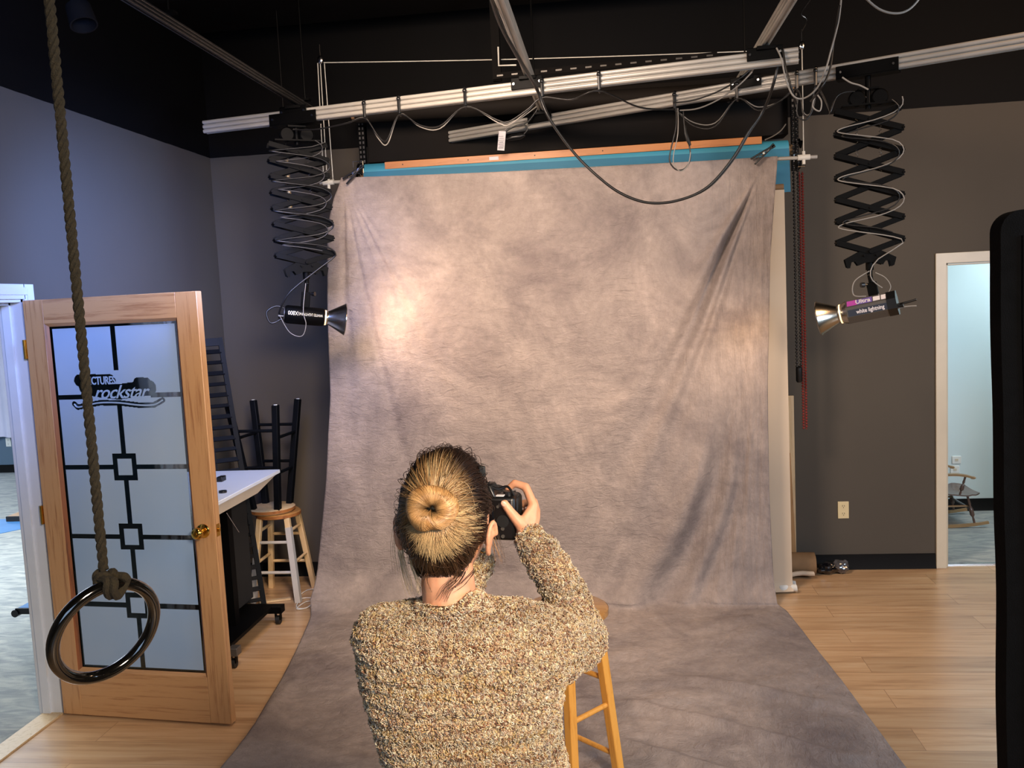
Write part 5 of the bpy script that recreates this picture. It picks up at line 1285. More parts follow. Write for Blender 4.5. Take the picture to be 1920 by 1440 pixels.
# skull and face
b.ball(hc, HRAD, 28, 20, HR); b.ball(hp(0, .025, -.045), (.060, .072, .078), 22, 16, HR); b.ball(hp(0, .062, -.095), (.028, .026, .022), 16, 12)
b.ball(hp(0, .050, -.075), (.048, .045, .034), 16, 12, HR)
b.caps(hp(0, .092, .01), hp(0, .113, -.028), .008, .0115); b.ball(hp(0, .104, -.036), (.017, .012, .009), 12, 8, HR)      # nose
for s0 in (-1, 1):
    b.caps(hp(s0*.012, .088, .026), hp(s0*.045, .076, .028), .010, .008)          # brow
    b.ball(hp(s0*.038, .070, -.028), (.021, .018, .020), 12, 8)                     # cheek
    # ear: rim and lobe
    ec = hp(s0*.0855, -.014, -.034)
    rim = [ec+HR @ Vector((s0*(.006+.006*math.sin(a*.5)), -.004-.016*math.cos(a), .030*math.sin(a))) for a in np.linspace(-PI*.55, PI*.95, 12)]
    for p, q in zip(rim[:-1], rim[1:]): b.caps(p, q, .0052, .0052, 8)
    b.ball(ec+HR @ Vector((s0*.001, .0, 0)), (.007, .016, .026), 12, 8, HR); b.ball(ec+HR @ Vector((s0*.0, .0, -.023)), (.0055, .008, .009), 10, 8)
b.ball(hp(0, .094, -.062), (.022, .010, .006), 12, 8, HR); b.ball(hp(0, .093, -.071), (.019, .010, .007), 12, 8, HR)   # lips
# neck and trunk
nb_ = Vector((P(845, 1150, 1.57).x, 1.57, P(845, 1150, 1.57).z))
b.caps(hp(0, -.012, -.07), nb_, .049, .052, 20); b.caps(nb_, nb_-Vector((0, 0, .06)), .052, .07, 20)
b.caps(Ls, nb_-Vector((0, 0, .03)), .045, .05); b.caps(Rs, nb_-Vector((0, 0, .03)), .045, .05)
b.ball((bx, 1.585, base.z+.02), (.125, .085, .16), 24, 16); b.ball((bx, 1.58, base.z-.2), (.115, .08, .16), 24, 16); b.ball((bx, 1.58, base.z-.38), (.15, .10, .14), 24, 16)
for a, e, w_ in ((Ls, Le, Lw), (Rs, Re, Rw)): b.caps(a, e, .043, .033, 16); b.caps(e, w_, .034, .024, 16)
for s0 in (-1, 1):
    hip = Vector((bx+s0*.085, 1.58, .86)); kn_ = Vector((bx+s0*.10, 1.60, .47)); an_ = Vector((bx+s0*.11, 1.56, .09))
    b.caps(hip, kn_, .078, .052, 16); b.caps(kn_, an_, .052, .034, 16); b.caps(an_-Vector((0, .01, .035)), an_+Vector((0, .13, -.055)), .032, .026)
# right hand closed round the camera grip
def finger(js, rs):
    for (p, q, r0, r1) in zip(js[:-1], js[1:], rs[:-1], rs[1:]): b.caps(p, q, r0, r1, 12)
dY = -.018
def Q(px, py, y): return P(px, py, y+dY)
mcp = [Q(1000, 947, 1.800), Q(1004, 957, 1.812), Q(1004, 969, 1.808), Q(1001, 982, 1.798)]
finger([mcp[0], Q(986, 913, 1.815), Q(965, 906, 1.82), Q(952, 917, 1.822)], [.0105, .0092, .0082, .0072])
finger([mcp[1], Q(1001, 941, 1.85), Q(984, 943, 1.872), Q(968, 948, 1.868)], [.0105, .0092, .0082, .0074])
finger([mcp[2], Q(1001, 960, 1.848), Q(984, 962, 1.870), Q(969, 966, 1.866)], [.0102, .009, .008, .0072])
finger([mcp[3], Q(999, 978, 1.832), Q(985, 980, 1.852), Q(973, 983, 1.850)], [.0092, .008, .0072, .0064])
thumb = [Q(984, 998, 1.775), Q(977, 984, 1.768), Q(958, 961, 1.764), Q(946, 944, 1.764)]
finger(thumb, [.016, .0132, .0102, .0086])
for m_ in mcp: b.caps(Q(990, 1000, 1.778), m_, .016, .0112, 12)
for m1, m2 in zip(mcp[:-1], mcp[1:]): b.caps(m1, m2, .0108, .0108, 10)
b.caps(thumb[1], mcp[0], .010, .010, 10); b.caps(Q(985, 985, 1.782), Q(996, 965, 1.792), .013, .012, 10)
b.caps(Rw, Q(988, 998, 1.778), .0235, .021, 14)
# left hand cradling the lens
lh = P(884, 1012, 1.95); b.caps(Lw, lh, .022, .020, 14)
for k in range(4):
    m0 = lh+Vector((-.028+.018*k, .045, .012)); b.caps(lh+Vector((-.012+.008*k, 0, 0)), m0, .014, .0105, 10)
    finger([m0, m0+Vector((-.006, .03, .012)), m0+Vector((-.008, .045, .03)), m0+Vector((-.004, .046, .05))], [.0098, .0088, .008, .007])
finger([lh+Vector((.015, 0, 0)), lh+Vector((.038, .02, .018)), lh+Vector((.045, .035, .042)), lh+Vector((.044, .04, .06))], [.014, .0115, .010, .0085])
me = remesh(b, .0034, 4, 'body'); me.name = 'body'
off = WL[person.name]
me.transform(Matrix.Translation(-off)); body = link('body', me, M['skin'], person, smooth=None); WL[body.name] = off
for p in me.polygons: p.use_smooth = True
tn = thumb[3]; part('thumb_nail', MB().ball(tn+Vector((-.001, -.0078, .001)), (.0052, .0022, .0068), 12, 8, Matrix.Rotation(math.radians(-30), 3, 'Y')), M['nail'], person)
tn = Q(951.5, 916, 1.822); part('finger_nail', MB().ball(tn+Vector((-.0045, 0, .0045)), (.004, .004, .0025), 12, 8), M['nail'], person)
for s0 in (-1, 1):
    e_ = part('eye', MB().ball(hp(s0*.031, .079, .006), .0115, 16, 12), M['eyew'], person); part('iris', MB().ball(hp(s0*.031, .0865, .006), (.0055, .0045, .0055), 12, 8), M['rockwood'], e_)
part('lips', MB().ball(hp(0, .0985, -.0665), (.019, .0068, .0075), 14, 10, HR), M['lip'], person)
# jewellery
er = P(906, 1027, 1.60)
part('earring', MB().tube([er+Vector((.0075*math.cos(a), .004*math.sin(a), .0085*math.sin(a))) for a in np.linspace(0, 2*PI, 24, endpoint=False)], .0011, 6, True), M['gold'], person, label='small gold hoop earring')
nk = [nb_+Vector((.0545*math.cos(a), .0545*math.sin(a)-.004, .022-.012*math.sin(a)*(-1 if False else 1))) for a in np.linspace(0, 2*PI, 40, endpoint=False)]
part('necklace', MB().tube(nk, .0009, 5, True), M['gold'], person, label='thin gold necklace chain')

# ---- sweater
sw = MB()
rows = [(1640, 700, 1090, .125), (1560, 706, 1084, .12), (1500, 716, 1074, .118), (1440, 729, 1064, .115), (1395, 716, 1054, .115), (1340, 700, 1047, .115), (1290, 684, 1056, .118), (1240, 672, 1070, .118), (1195, 668, 1060, .112), (1168, 682, 1036, .098), (1150, 708, 1010, .08), (1140, 745, 975, .066), (1132, 783, 925, .058)]
ring_n = 48; vs = []; fs = []
for (py, xa, xb, ry) in rows:
    pa, pb2 = P(xa, py, 1.57), P(xb, py, 1.57); c = (pa+pb2)/2; hw = (pb2-pa).length/2
    for k in range(ring_n):
        a = 2*PI*k/ring_n; ca_, sa_ = math.cos(a), math.sin(a)
        e = .8; x = math.copysign(abs(ca_)**e, ca_)*hw; y = math.copysign(abs(sa_)**.95, sa_)*ry
        q_ = c+(pb2-pa).normalized()*x; vs.append(Vector((q_.x, 1.575+y, q_.z+.0*sa_)))
nR = len(rows)
fs = [(i*ring_n+k, i*ring_n+(k+1) % ring_n, (i+1)*ring_n+(k+1) % ring_n, (i+1)*ring_n+k) for i in range(nR-1) for k in range(ring_n)]
fs += [tuple(range(ring_n)), tuple(reversed(range((nR-1)*ring_n, nR*ring_n)))]
sw.add(vs, fs)
def sleeve(js, rs):
    for p, q, r0, r1 in zip(js[:-1], js[1:], rs[:-1], rs[1:]): sw.caps(p, q, r0, r1, 20)
Rc_ = Rs
sleeve([P(960, 1190, 1.575), P(1040, 1212, 1.62), P(1085, 1205, 1.67)], [.066, .070, .052])
sleeve([P(1092, 1200, 1.68), P(1068, 1132, 1.705), P(1040, 1078, 1.725), P(1012, 1035, 1.745), P(994, 1010, 1.757)], [.050, .046, .042, .036, .030])
sw.caps(P(1020, 1235, 1.60), P(1050, 1235, 1.63), .055, .042)          # loose batwing under the arm
sleeve([P(722, 1192, 1.575), P(722, 1205, 1.66), P(770, 1215, 1.78)], [.060, .060, .050])
sleeve([P(775, 1215, 1.79), P(840, 1140, 1.84), P(893, 1070, 1.885), P(903, 1054, 1.895)], [.048, .042, .035, .031])
# collar ridge
cc = [P(787, 1138, 1.56), P(805, 1146, 1.525), P(835, 1147, 1.512), P(865, 1135, 1.515), P(888, 1120, 1.54), P(897, 1116, 1.58), P(885, 1112, 1.62), P(845, 1122, 1.64), P(805, 1126, 1.62), P(788, 1127, 1.59)]
cl = catmull(cc+[cc[0]], 4)
for p, q in zip(cl[:-1], cl[1:]): sw.caps(p-Vector((0, 0, .006)), q-Vector((0, 0, .006)), .013, .013, 8)
sw.caps(P(800, 1184, 1.55), P(885, 1166, 1.55), .045, .045); sw.caps(P(730, 1182, 1.57), P(790, 1180, 1.57), .042, .045); sw.caps(P(890, 1166, 1.575), P(985, 1174, 1.58), .044, .050)
sme = remesh(sw, .005, 10, 'sweater')
n = len(sme.vertices); co_ = np.empty(n*3); sme.vertices.foreach_get('co', co_); co_ = co_.reshape(-1, 3)
no_ = np.empty(n*3); sme.vertices.foreach_get('normal', no_); no_ = no_.reshape(-1, 3)
for i in range(n):
    p = Vector(co_[i]); d = .0055*noise.noise(p*11)+.0035*noise.noise(Vector((p.x*26, p.y*26, p.z*34)))+.002*noise.noise(p*75)
    d += .004*math.sin((p.z+.012*noise.noise(p*9))*2*PI/.028)*.5
    co_[i] += no_[i]*d
sme.vertices.foreach_set('co', co_.reshape(-1)); sme.update()
# yarn curls over the surface
pol = np.array([[v for v in p.vertices][:3] for p in sme.polygons]); tri = co_[pol]
ar = np.linalg.norm(np.cross(tri[:, 1]-tri[:, 0], tri[:, 2]-tri[:, 0]), axis=1)
zc_ = tri[:, 0, 2]; ar = ar*np.where(zc_ > 1.0, 1, .35)*np.where(tri[:, 0, 1] < 1.85, 1, .5)
NC = 52000; idx = rng.choice(len(pol), NC, p=ar/ar.sum()); w3 = rng.dirichlet((1, 1, 1), NC)
c3 = (tri[idx]*w3[:, :, None]).sum(1); nn = np.cross(tri[idx, 1]-tri[idx, 0], tri[idx, 2]-tri[idx, 0]); nn /= np.linalg.norm(nn, axis=1)[:, None]+1e-9
nn = np.where((nn*no_[pol[idx, 0]]).sum(1)[:, None] < 0, -nn, nn)
rv = rng.normal(size=(NC, 3)); t1 = np.cross(nn, rv); t1 /= np.linalg.norm(t1, axis=1)[:, None]; t2 = np.cross(nn, t1)
K = 7; aa = np.linspace(0, 1, K); span = rng.uniform(2.2, 5.2, NC)[:, None]; rad = rng.uniform(.0011, .0031, NC)[:, None]; lift = rng.uniform(.0008, .0042, NC)[:, None]
an = span*(aa[None]-.5); lng = rng.uniform(.6, 1.8, NC)[:, None]
path = c3[:, None]+t1[:, None]*(rad*np.cos(an)*lng)[:, :, None]+t2[:, None]*(rad*np.sin(an))[:, :, None]+nn[:, None]*(lift*np.sin(aa*PI)[None]+.0004)[:, :, None]
tk = rng.uniform(.00045, .0009, NC)
def strands_mesh(name, path, thick, colr, parent, m, taper=None, sides=3, nm_part=None):
    """path (N,K,3), thick (N,), colr (N,K,3) linear"""
    N, K = path.shape[:2]; tan = np.gradient(path, axis=1); tan /= np.linalg.norm(tan, axis=2)[:, :, None]+1e-9
    ref = np.tile(np.array([.31, .52, .79]), (N, K, 1)); x = np.cross(tan, ref); x /= np.linalg.norm(x, axis=2)[:, :, None]+1e-9; y = np.cross(tan, x)
    th = thick[:, None]*(taper if taper is not None else np.ones(K))[None]
    V = np.stack([path+(x*math.cos(2*PI*k/sides)+y*math.sin(2*PI*k/sides))*th[:, :, None] for k in range(sides)], 2)   # N,K,S,3
    V = V.reshape(-1, 3)-np.array(WL[parent.name])[None]
    bi = (np.arange(N)[:, None, None]*K+np.arange(K-1)[None, :, None])*sides+np.arange(sides)[None, None]
    bj = (np.arange(N)[:, None, None]*K+np.arange(K-1)[None, :, None])*sides+(np.arange(sides)[None, None]+1) % sides
    Fq = np.stack([bi, bj, bj+sides, bi+sides], -1).reshape(-1, 4)
    me = bpy.data.meshes.new(name); me.vertices.add(len(V)); me.vertices.foreach_set('co', V.astype(np.float32).reshape(-1))
    me.loops.add(len(Fq)*4); me.loops.foreach_set('vertex_index', Fq.astype(np.int32).reshape(-1))
    me.polygons.add(len(Fq)); me.polygons.foreach_set('loop_start', np.arange(0, len(Fq)*4, 4, dtype=np.int32)); me.polygons.foreach_set('use_smooth', np.ones(len(Fq), bool))
    me.update(calc_edges=True)
    ca_ = me.color_attributes.new('Col', 'FLOAT_COLOR', 'POINT')
    cc_ = np.ones((N, K, sides, 4), np.float32); cc_[..., :3] = colr[:, :, None]; ca_.data.foreach_set('color', cc_.reshape(-1))
    me.materials.append(m); o = bpy.data.objects.new(name, me); col.objects.link(o); o.parent = parent; WL[o.name] = WL[parent.name]; return o
pal = np.array([lin(c)[:3] for c in ('#e0cfae', '#d6bd92', '#c39f7d', '#a0755a', '#eadfc6', '#b9a89b', '#80604e', '#dfbf85', '#cdb79e')])
pw_ = np.array([.2, .15, .13, .08, .18, .08, .05, .06, .07]); ci = rng.choice(len(pal), NC, p=pw_/pw_.sum())
# colour drifts in horizontal bands as the yarn changes
bandn = np.array([noise.noise(Vector((0, 0, z*24))) for z in np.linspace(0, 2, 800)]); bv = bandn[np.clip((c3[:, 2]*400).astype(int), 0, 799)]
colr = pal[ci]*(1+.35*bv[:, None]*np.array([1, .8, .6])); colr = np.clip(colr, 0, 1)
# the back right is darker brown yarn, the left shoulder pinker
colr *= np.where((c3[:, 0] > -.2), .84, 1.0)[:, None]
sweater = None
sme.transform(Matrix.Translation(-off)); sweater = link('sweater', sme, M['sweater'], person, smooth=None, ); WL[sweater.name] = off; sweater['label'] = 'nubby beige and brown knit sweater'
for p in sme.polygons: p.use_smooth = True
yc = strands_mesh('yarn_curls', path, tk, np.repeat(colr[:, None], K, 1), sweater, M['yarn']); yc['kind'] = 'stuff'
# fuzz
# ---- trousers and boots
tr = MB(); tr.ball((bx, 1.58, .90), (.150, .098, .12), 24, 16)
for s0 in (-1, 1):
    hip = Vector((bx+s0*.085, 1.58, .86)); kn_ = Vector((bx+s0*.10, 1.60, .47)); an_ = Vector((bx+s0*.11, 1.56, .10))
    tr.caps(hip, kn_, .084, .064, 18); tr.caps(kn_, an_, .066, .050, 18)
tme = remesh(tr, .009, 6, 'trousers'); tme.transform(Matrix.Translation(-off)); link('trousers', tme, M['denim'], person, smooth=None)
for s0 in (-1, 1):
    an_ = Vector((bx+s0*.11, 1.56, .10)); sh = MB().caps(an_-Vector((0, 0, -.03)), an_-Vector((0, .015, .05)), .052, .045).caps(an_-Vector((0, .015, .052)), an_+Vector((0, .15, -.062)), .045, .036)
    sme2 = remesh(sh, .006, 4, 'boot')
    for v in sme2.vertices: v.co.z = max(v.co.z, .004)
    sme2.transform(Matrix.Translation(-off)); link('boot', sme2, M['shoe'], person, smooth=None)

# ---- hair
dark, mid, gold, light = [np.array(lin(c)[:3]) for c in ('#2a190f', '#5f3f24', '#b98850', '#e6cb98')]
bunw = P(812, 950, 1.497); 
nb_l = HR.inverted() @ (bunw-hc); nbn = Vector((nb_l.x/HRAD.x, nb_l.y/HRAD.y, nb_l.z/HRAD.z)).normalized()
def hairzone(n):
    x, y, z = n
    if y > .30 and z < .50-.2*(y-.3): return False
    if y > -.05 and z < .02: return False
    if z < -.88+.35*x*x: return False
    if y > -.30 and z < -.36: return False
    return True
cap = MB(); nU, nVv = 90, 60; vs = []; keep = {}; fs = []
for i in range(nVv+1):
    th = PI*i/nVv
    for k in range(nU):
        a = 2*PI*k/nU; vs.append(Vector((math.sin(th)*math.cos(a), math.sin(th)*math.sin(a), math.cos(th))))
def capoff(n): return 1.035+.03*max(0, n.z)+.02*max(0, -n.y)
for i in range(nVv):
    for k in range(nU):
        q = (i*nU+k, (i+1)*nU+k, (i+1)*nU+(k+1) % nU, i*nU+(k+1) % nU)
        if all(hairzone(vs[j]) for j in q): fs.append(q)
def surf(n, o=0): 
    k = capoff(n); return hc+HR @ Vector((n.x*(HRAD.x*k+o), n.y*(HRAD.y*k+o), n.z*(HRAD.z*k+o)))
capv = [surf(n, -.002 if not hairzone(n) else 0) for n in vs]
cap.add(capv, fs)
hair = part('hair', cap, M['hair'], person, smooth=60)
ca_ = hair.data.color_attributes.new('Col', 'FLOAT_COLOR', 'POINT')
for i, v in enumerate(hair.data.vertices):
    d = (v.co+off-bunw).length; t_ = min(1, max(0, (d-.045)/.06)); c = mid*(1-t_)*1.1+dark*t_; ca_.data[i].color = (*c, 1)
def hairset(name, N, K, fn, thick, tap=None):
    pth = np.zeros((N, K, 3)); cl_ = np.zeros((N, K, 3))
    for i in range(N):
        a, c = fn(i); pth[i] = a; cl_[i] = c
    tap = np.ones(K) if tap is None else tap
    return strands_mesh(name, pth, rng.uniform(thick[0], thick[1], N), cl_, hair, M['hair'], tap)
K2 = 14
def scalp(i):
    while True:
        n0 = Vector(rng.normal(size=3)).normalized()
        if hairzone(n0) and n0.angle(nbn) > .25: break
    key = noise.noise(n0*4.5); sp = rng.uniform(.0, .006 if rng.random() < .86 else .016)*(1+.5*key); tw = rng.normal()*(.08 if rng.random() < .85 else .22)+.10*noise.noise(n0*3+Vector((5, 0, 0)))
    lightk = max(0, min(1, .5+1.6*noise.noise(n0*7)+rng.normal()*.25)); pts = []; cs = []
    sidev = n0.cross(nbn).normalized(); lim = n0.angle(nbn); stop = max(0, 1-.30/lim)*1.0
    for k in range(K2):
        t_ = k/(K2-1)*(.999 if lim < .5 else (1-.22/lim)); n_ = n0.slerp(nbn, t_) if lim < 3 else n0
        n_ = (n_+sidev*tw*math.sin(PI*min(1, t_*1.05))).normalized()
        o_ = .0015+sp*math.sin(PI*min(1, t_+.1))+.0035*t_
        pts.append(surf(n_, o_)); dist = n_.angle(nbn)
        g_ = min(1, max(0, (1.0-dist+.25*noise.noise(n0*3+Vector((9, 0, 0))))/.5))
        if n0.x > .15 and n0.z > .1: g_ = min(1, max(0, (.85-dist)/.5))
        base_ = dark*(1-g_)+(mid*.35+gold*.65)*g_; 
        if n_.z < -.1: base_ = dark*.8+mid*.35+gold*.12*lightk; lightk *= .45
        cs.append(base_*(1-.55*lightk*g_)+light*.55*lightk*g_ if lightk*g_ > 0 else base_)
    return pts, cs
hairset('scalp_strands', 5200, K2, scalp, (.00035, .0008), np.concatenate([[.5], np.ones(K2-2), [.6]]))
# bright lock from the crown down to the bun
n_lock = Vector((-.26, -.30, .92)).normalized()
def lock(i):
    n0 = (n_lock+Vector(rng.normal(size=3))*.045).normalized(); tw = .08+rng.normal()*.02; sidev = n0.cross(nbn).normalized(); pts = []
    for k in range(K2):
        t_ = k/(K2-1)*.86; n_ = (n0.slerp(nbn, t_)+sidev*tw*math.sin(PI*t_)).normalized(); pts.append(surf(n_, .005+.005*math.sin(PI*t_)))
    c = light*rng.uniform(.55, .95)+gold*.1; return pts, [c*(.5+.5*min(1, k/5+.3)) for k in range(K2)]
hairset('blonde_lock', 240, K2, lock, (.0004, .0008))
# bun: coil of hair with strands wrapping over it
bax = Vector((.0, -1, .10)).normalized(); bX = Vector((1, 0, 0)); bZ = bax.cross(bX).normalized()
if bZ.z < 0: bZ = -bZ
def bunpt(ph, tu, r_, R_=.0245):
    e = 1.0+.16*math.cos(ph*2)*1
    cR = bX*math.cos(ph)*R_*1.12+bZ*math.sin(ph)*R_*.92; rd = cR.normalized()
    tr_ = r_*(1+.10*math.sin(ph*3+1)-.28*g(((ph+PI/2+PI) % (2*PI))-PI, 0, .28))
    return bunw+Vector((0, -.013, 0))+cR+rd*math.cos(tu)*tr_+bax*math.sin(tu)*tr_*1.05
bb = MB(); vs = [bunpt(2*PI*i/48, 2*PI*k/20, .0172) for i in range(48) for k in range(20)]
bb.add(vs, [(i*20+k, i*20+(k+1) % 20, ((i+1) % 48)*20+(k+1) % 20, ((i+1) % 48)*20+k) for i in range(48) for k in range(20)])
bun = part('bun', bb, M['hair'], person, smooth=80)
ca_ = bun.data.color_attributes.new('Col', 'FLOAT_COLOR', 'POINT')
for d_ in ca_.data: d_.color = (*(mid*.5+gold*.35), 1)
K3 = 16
def bunst(i):
    ph0 = rng.uniform(0, 2*PI); dr = rng.normal()*.10+.55; t0 = rng.uniform(2.6, 3.6); ln = rng.uniform(2.2, 3.4); rr = .0178+rng.uniform(0, .0022)
    lk = max(0, min(1, .5+1.3*noise.noise(Vector((ph0*2.5, 0, 3)))+rng.normal()*.2)); pts = []; cs = []
    for k in range(K3):
        u_ = k/(K3-1); tu = t0-ln*u_; pts.append(bunpt(ph0+dr*(u_-.5), tu, rr))
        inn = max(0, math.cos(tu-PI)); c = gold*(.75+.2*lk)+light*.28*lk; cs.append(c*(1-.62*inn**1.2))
    return pts, cs
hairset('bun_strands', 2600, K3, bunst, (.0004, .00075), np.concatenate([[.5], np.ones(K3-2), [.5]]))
K4 = 9
# tips spraying out under the bun
def tips(i):
    grp = rng.choice(9, p=[.12, .12, .16, .16, .14, .1, .08, .07, .05]); ang_ = [-62, -42, -20, -4, 14, 30, 52, 74, 105][grp]+rng.normal()*6
    ln = [.040, .048, .062, .072, .066, .058, .048, .040, .034][grp]*rng.uniform(.75, 1.08); a = math.radians(ang_)
    st = bunw+bX*(.004+.020*math.sin(a)+rng.normal()*.003)+Vector((0, -.006, 0))-bZ*(.026+rng.uniform(-.006, .006)) if grp < 7 else bunw+bX*.026-bZ*.020+Vector((0, -.006, 0))
    d = bX*math.sin(a)-bZ*math.cos(a); br = rng.uniform(.3, 1); pts = []; cs = []; curve = rng.normal()*.08; out_ = rng.uniform(.002, .012)
    for k in range(K4):
        u_ = k/(K4-1); p = st+d*ln*u_+bX*curve*ln*u_*u_*2
        # hug the head surface
        l_ = HR.inverted() @ (p-hc); n_ = Vector((l_.x/HRAD.x, -abs(l_.y/HRAD.y), l_.z/HRAD.z))
        q = hc+HR @ l_; xx, zz = l_.x/(HRAD.x*1.13), l_.z/(HRAD.z*1.13); yy = -HRAD.y*1.17*math.sqrt(max(0, 1-xx*xx-zz*zz)) if zz > -.75 else -HRAD.y*.80
        p = hc+HR @ Vector((l_.x, min(yy-.004-out_*math.sin(PI*u_*.7), -.045), l_.z)); 
        if k == 0: p = st
        pts.append(p); cs.append((gold*(1-u_*.8)+light*u_*1.05)*(.6+.5*br))
    return pts, cs
hairset('loose_tips', 900, K4, tips, (.0004, .0009), np.linspace(1, .25, K4))
# nape: hair combed upward, darker on the right
def nape(i):
    a = rng.uniform(-1, 1); x0_ = a*.046; p0 = hp(x0_, -.056+.016*a*a, -.086-.026*rng.random()**2); n1 = Vector((a*.45, -.86, -.32)).normalized(); p1 = surf(n1, .004)
    pts = []; cs = []; dk = rng.random()*(.6 if a > .2 else 1)
    for k in range(K4):
        u_ = k/(K4-1); p = p0.lerp(p1, u_)+HR @ Vector((0, -.010*math.sin(PI*u_), 0)); pts.append(p); cs.append((dark*(1-u_*.4)+mid*u_*.3)*(1-dk*.5)+gold*.35*dk*u_)
    return pts, cs
hairset('nape_strands', 900, K4, nape, (.0004, .0009))
# stray wisps
wl = [([(760, 985), (752, 1020), (757, 1060), (768, 1095), (779, 1118)], 1.60, 22, light), ([(757, 930), (748, 985), (749, 1030), (760, 1072)], 1.61, 14, light),
      ([(768, 1010), (771, 1050), (784, 1085), (790, 1112)], 1.57, 20, light), ([(925, 975), (932, 1010), (936, 1035), (935, 1058)], 1.66, 8, mid), ([(921, 990), (926, 1018), (934, 1040), (937, 1052)], 1.66, 6, gold),
      ([(858, 1072), (850, 1088), (838, 1100), (832, 1118)], 1.515, 12, mid), ([(872, 1070), (858, 1090), (842, 1104), (829, 1126)], 1.515, 9, dark), ([(890, 1068), (878, 1082), (866, 1095), (850, 1105)], 1.52, 7, dark),
      ([(800, 1075), (793, 1092), (796, 1110)], 1.53, 7, mid), ([(845, 868), (850, 855), (852, 850)], 1.60, 5, dark), ([(862, 866), (872, 856), (876, 850)], 1.60, 6, dark), ([(880, 874), (893, 868), (902, 869)], 1.61, 8, dark), ([(890, 882), (903, 876), (912, 880)], 1.61, 8, dark)]
for pts_, y_, n_, c_w in wl:
    wp = []; wc = []
    for k in range(n_):
        j = rng.normal(size=2)*3.0; cv = catmull([P(px+j[0]*(.4+.8*q_), py+j[1], y_+rng.normal()*.004) for q_, (px, py) in enumerate(pts_)], 5)
        cv = [cv[int(q_*(len(cv)-1)/(K4-1))] for q_ in range(K4)]; wp.append(cv); wc.append([np.array(c_w)*rng.uniform(.6, 1)]*K4)
    strands_mesh('stray_wisp', np.array([[list(p) for p in q_] for q_ in wp]), np.full(len(wp), .00055), np.array(wc), hair, M['hair'], np.linspace(1, .4, K4))
# small clear hair clip at the right of the crown
q = P(904, 884, 1.60); part('hair_clip', MB().box((q.x-.006, q.y-.004, q.z-.010), (q.x+.006, q.y+.004, q.z+.010)), M['rubber'], person, bevel=.002)

# ================================================================== CAMERA IN HER HANDS
cc0 = P(911, 966, 1.800+dY); CR = Matrix.Rotation(math.radians(-7), 4, 'Z') @ Matrix.Rotation(math.radians(1), 4, 'Y')
cm = thing('handheld_camera', 'black digital camera held up to the eye of the woman in the beige sweater', 'camera', cc0)
CM = Matrix.Translation(cc0) @ CR
hwC, hdC, hhC = .069, .028, .046
part('camera_body', MB().box((-hwC, -hdC, -hhC), (hwC, hdC, hhC), CM), M['black_plastic'], cm, bevel=.007)
mbg = MB()
vs = []; prof2 = [(.030, .02), (.036, .046), (.050, .056), (.064, .050), (.072, .030), (.071, -.006), (.060, -.020), (.03, -.02)]
for z in (-.045, .040): vs += [CM @ Vector((x, y, z)) for x, y in prof2]
n = len(prof2); mbg.add(vs, [(i, (i+1) % n, (i+1) % n+n, i+n) for i in range(n)]+[tuple(reversed(range(n))), tuple(range(n, 2*n))]); part('hand_grip', mbg, M['rubber'], cm, bevel=.004)
part('prism_housing', MB().add([CM @ Vector(v) for v in ((-.030, -.028, .044), (.030, -.028, .044), (.030, .03, .044), (-.030, .03, .044), (-.017, -.022, .070), (.017, -.022, .070), (.017, .022, .068), (-.017, .022, .068))], [(0, 1, 2, 3), (4, 7, 6, 5), (0, 4, 5, 1), (1, 5, 6, 2), (2, 6, 7, 3), (3, 7, 4, 0)]), M['black_plastic'], cm, bevel=.003)
part('hot_shoe', MB().box((-.010, -.016, .069), (.010, .006, .0725), CM), M['chrome'], cm)
part('eyepiece', MB().box((-.016, -.040, .040), (.016, -.027, .062), CM), M['rubber'], cm, bevel=.004)
part('screen', MB().box((-.045, -.0295, -.034), (.024, -.0278, .020), CM), M['lcd'], cm, bevel=.001)
for (x, z, r0) in ((.040, .030, .0045), (.050, .034, .0035), (.043, -.020, .0038), (.043, -.036, .0038), (.034, .026, .003)): part('button', MB().cyl(CM @ Vector((x, -.0275, z)), CM @ Vector((x, -.0302, z)), r0, n=14), M['graybody'], cm)
part('control_dial', MB().cyl(CM @ Vector((.044, -.0275, -.004)), CM @ Vector((.044, -.031, -.004)), .013, n=24), M['rubber'], cm)
part('mode_dial', MB().cyl(CM @ Vector((.050, .0, .045)), CM @ Vector((.050, .0, .053)), .010, n=24), M['black_plastic'], cm)
part('top_highlight', MB().box((.012, -.022, .0455), (.045, -.006, .0472), CM), M['sticker'], cm, bevel=.001, label='pale strip painted as the highlight on the top plate')  # pale strip paints the bright highlight on the top plate
part('shutter_button', MB().cyl(CM @ Vector((.052, .036, .040)), CM @ Vector((.052, .036, .047)), .006, n=14), M['chrome'], cm)
ln = part('lens_barrel', MB().lathe([(0, .030), (.004, .034), (.03, .034), (.032, .036), (.07, .036), (.072, .038), (.10, .038), (.102, .036), (.102, .030), (.09, .028), (.088, 0)], CM @ Vector((-.008, hdC-.002, .0)), CR @ Vector((0, 1, 0)), 40), M['black_plastic'], cm)
part('front_glass', MB().lathe([(0, .028), (.006, .018), (.008, 0)], CM @ Vector((-.008, hdC+.088, 0)), CR @ Vector((0, 1, 0)), 30), M['lcd'], ln)
st_ = catmull([CM @ Vector((-.07, -.01, .035)), CM @ Vector((-.085, -.03, .02)), CM @ Vector((-.08, -.06, -.06)), hp(-.06, .05, -.15)], 5)
part('strap', MB().tube(catmull([CM @ Vector((.066, -.006, .040)), CM @ Vector((.050, -.002, .062)), CM @ Vector((.030, -.006, .058)), CM @ Vector((.014, -.012, .066)), CM @ Vector((-.006, -.006, .078)), CM @ Vector((-.05, .0, .062)), CM @ Vector((-.068, -.005, .042))], 6), .0028, 6), M['black_plastic'], cm)


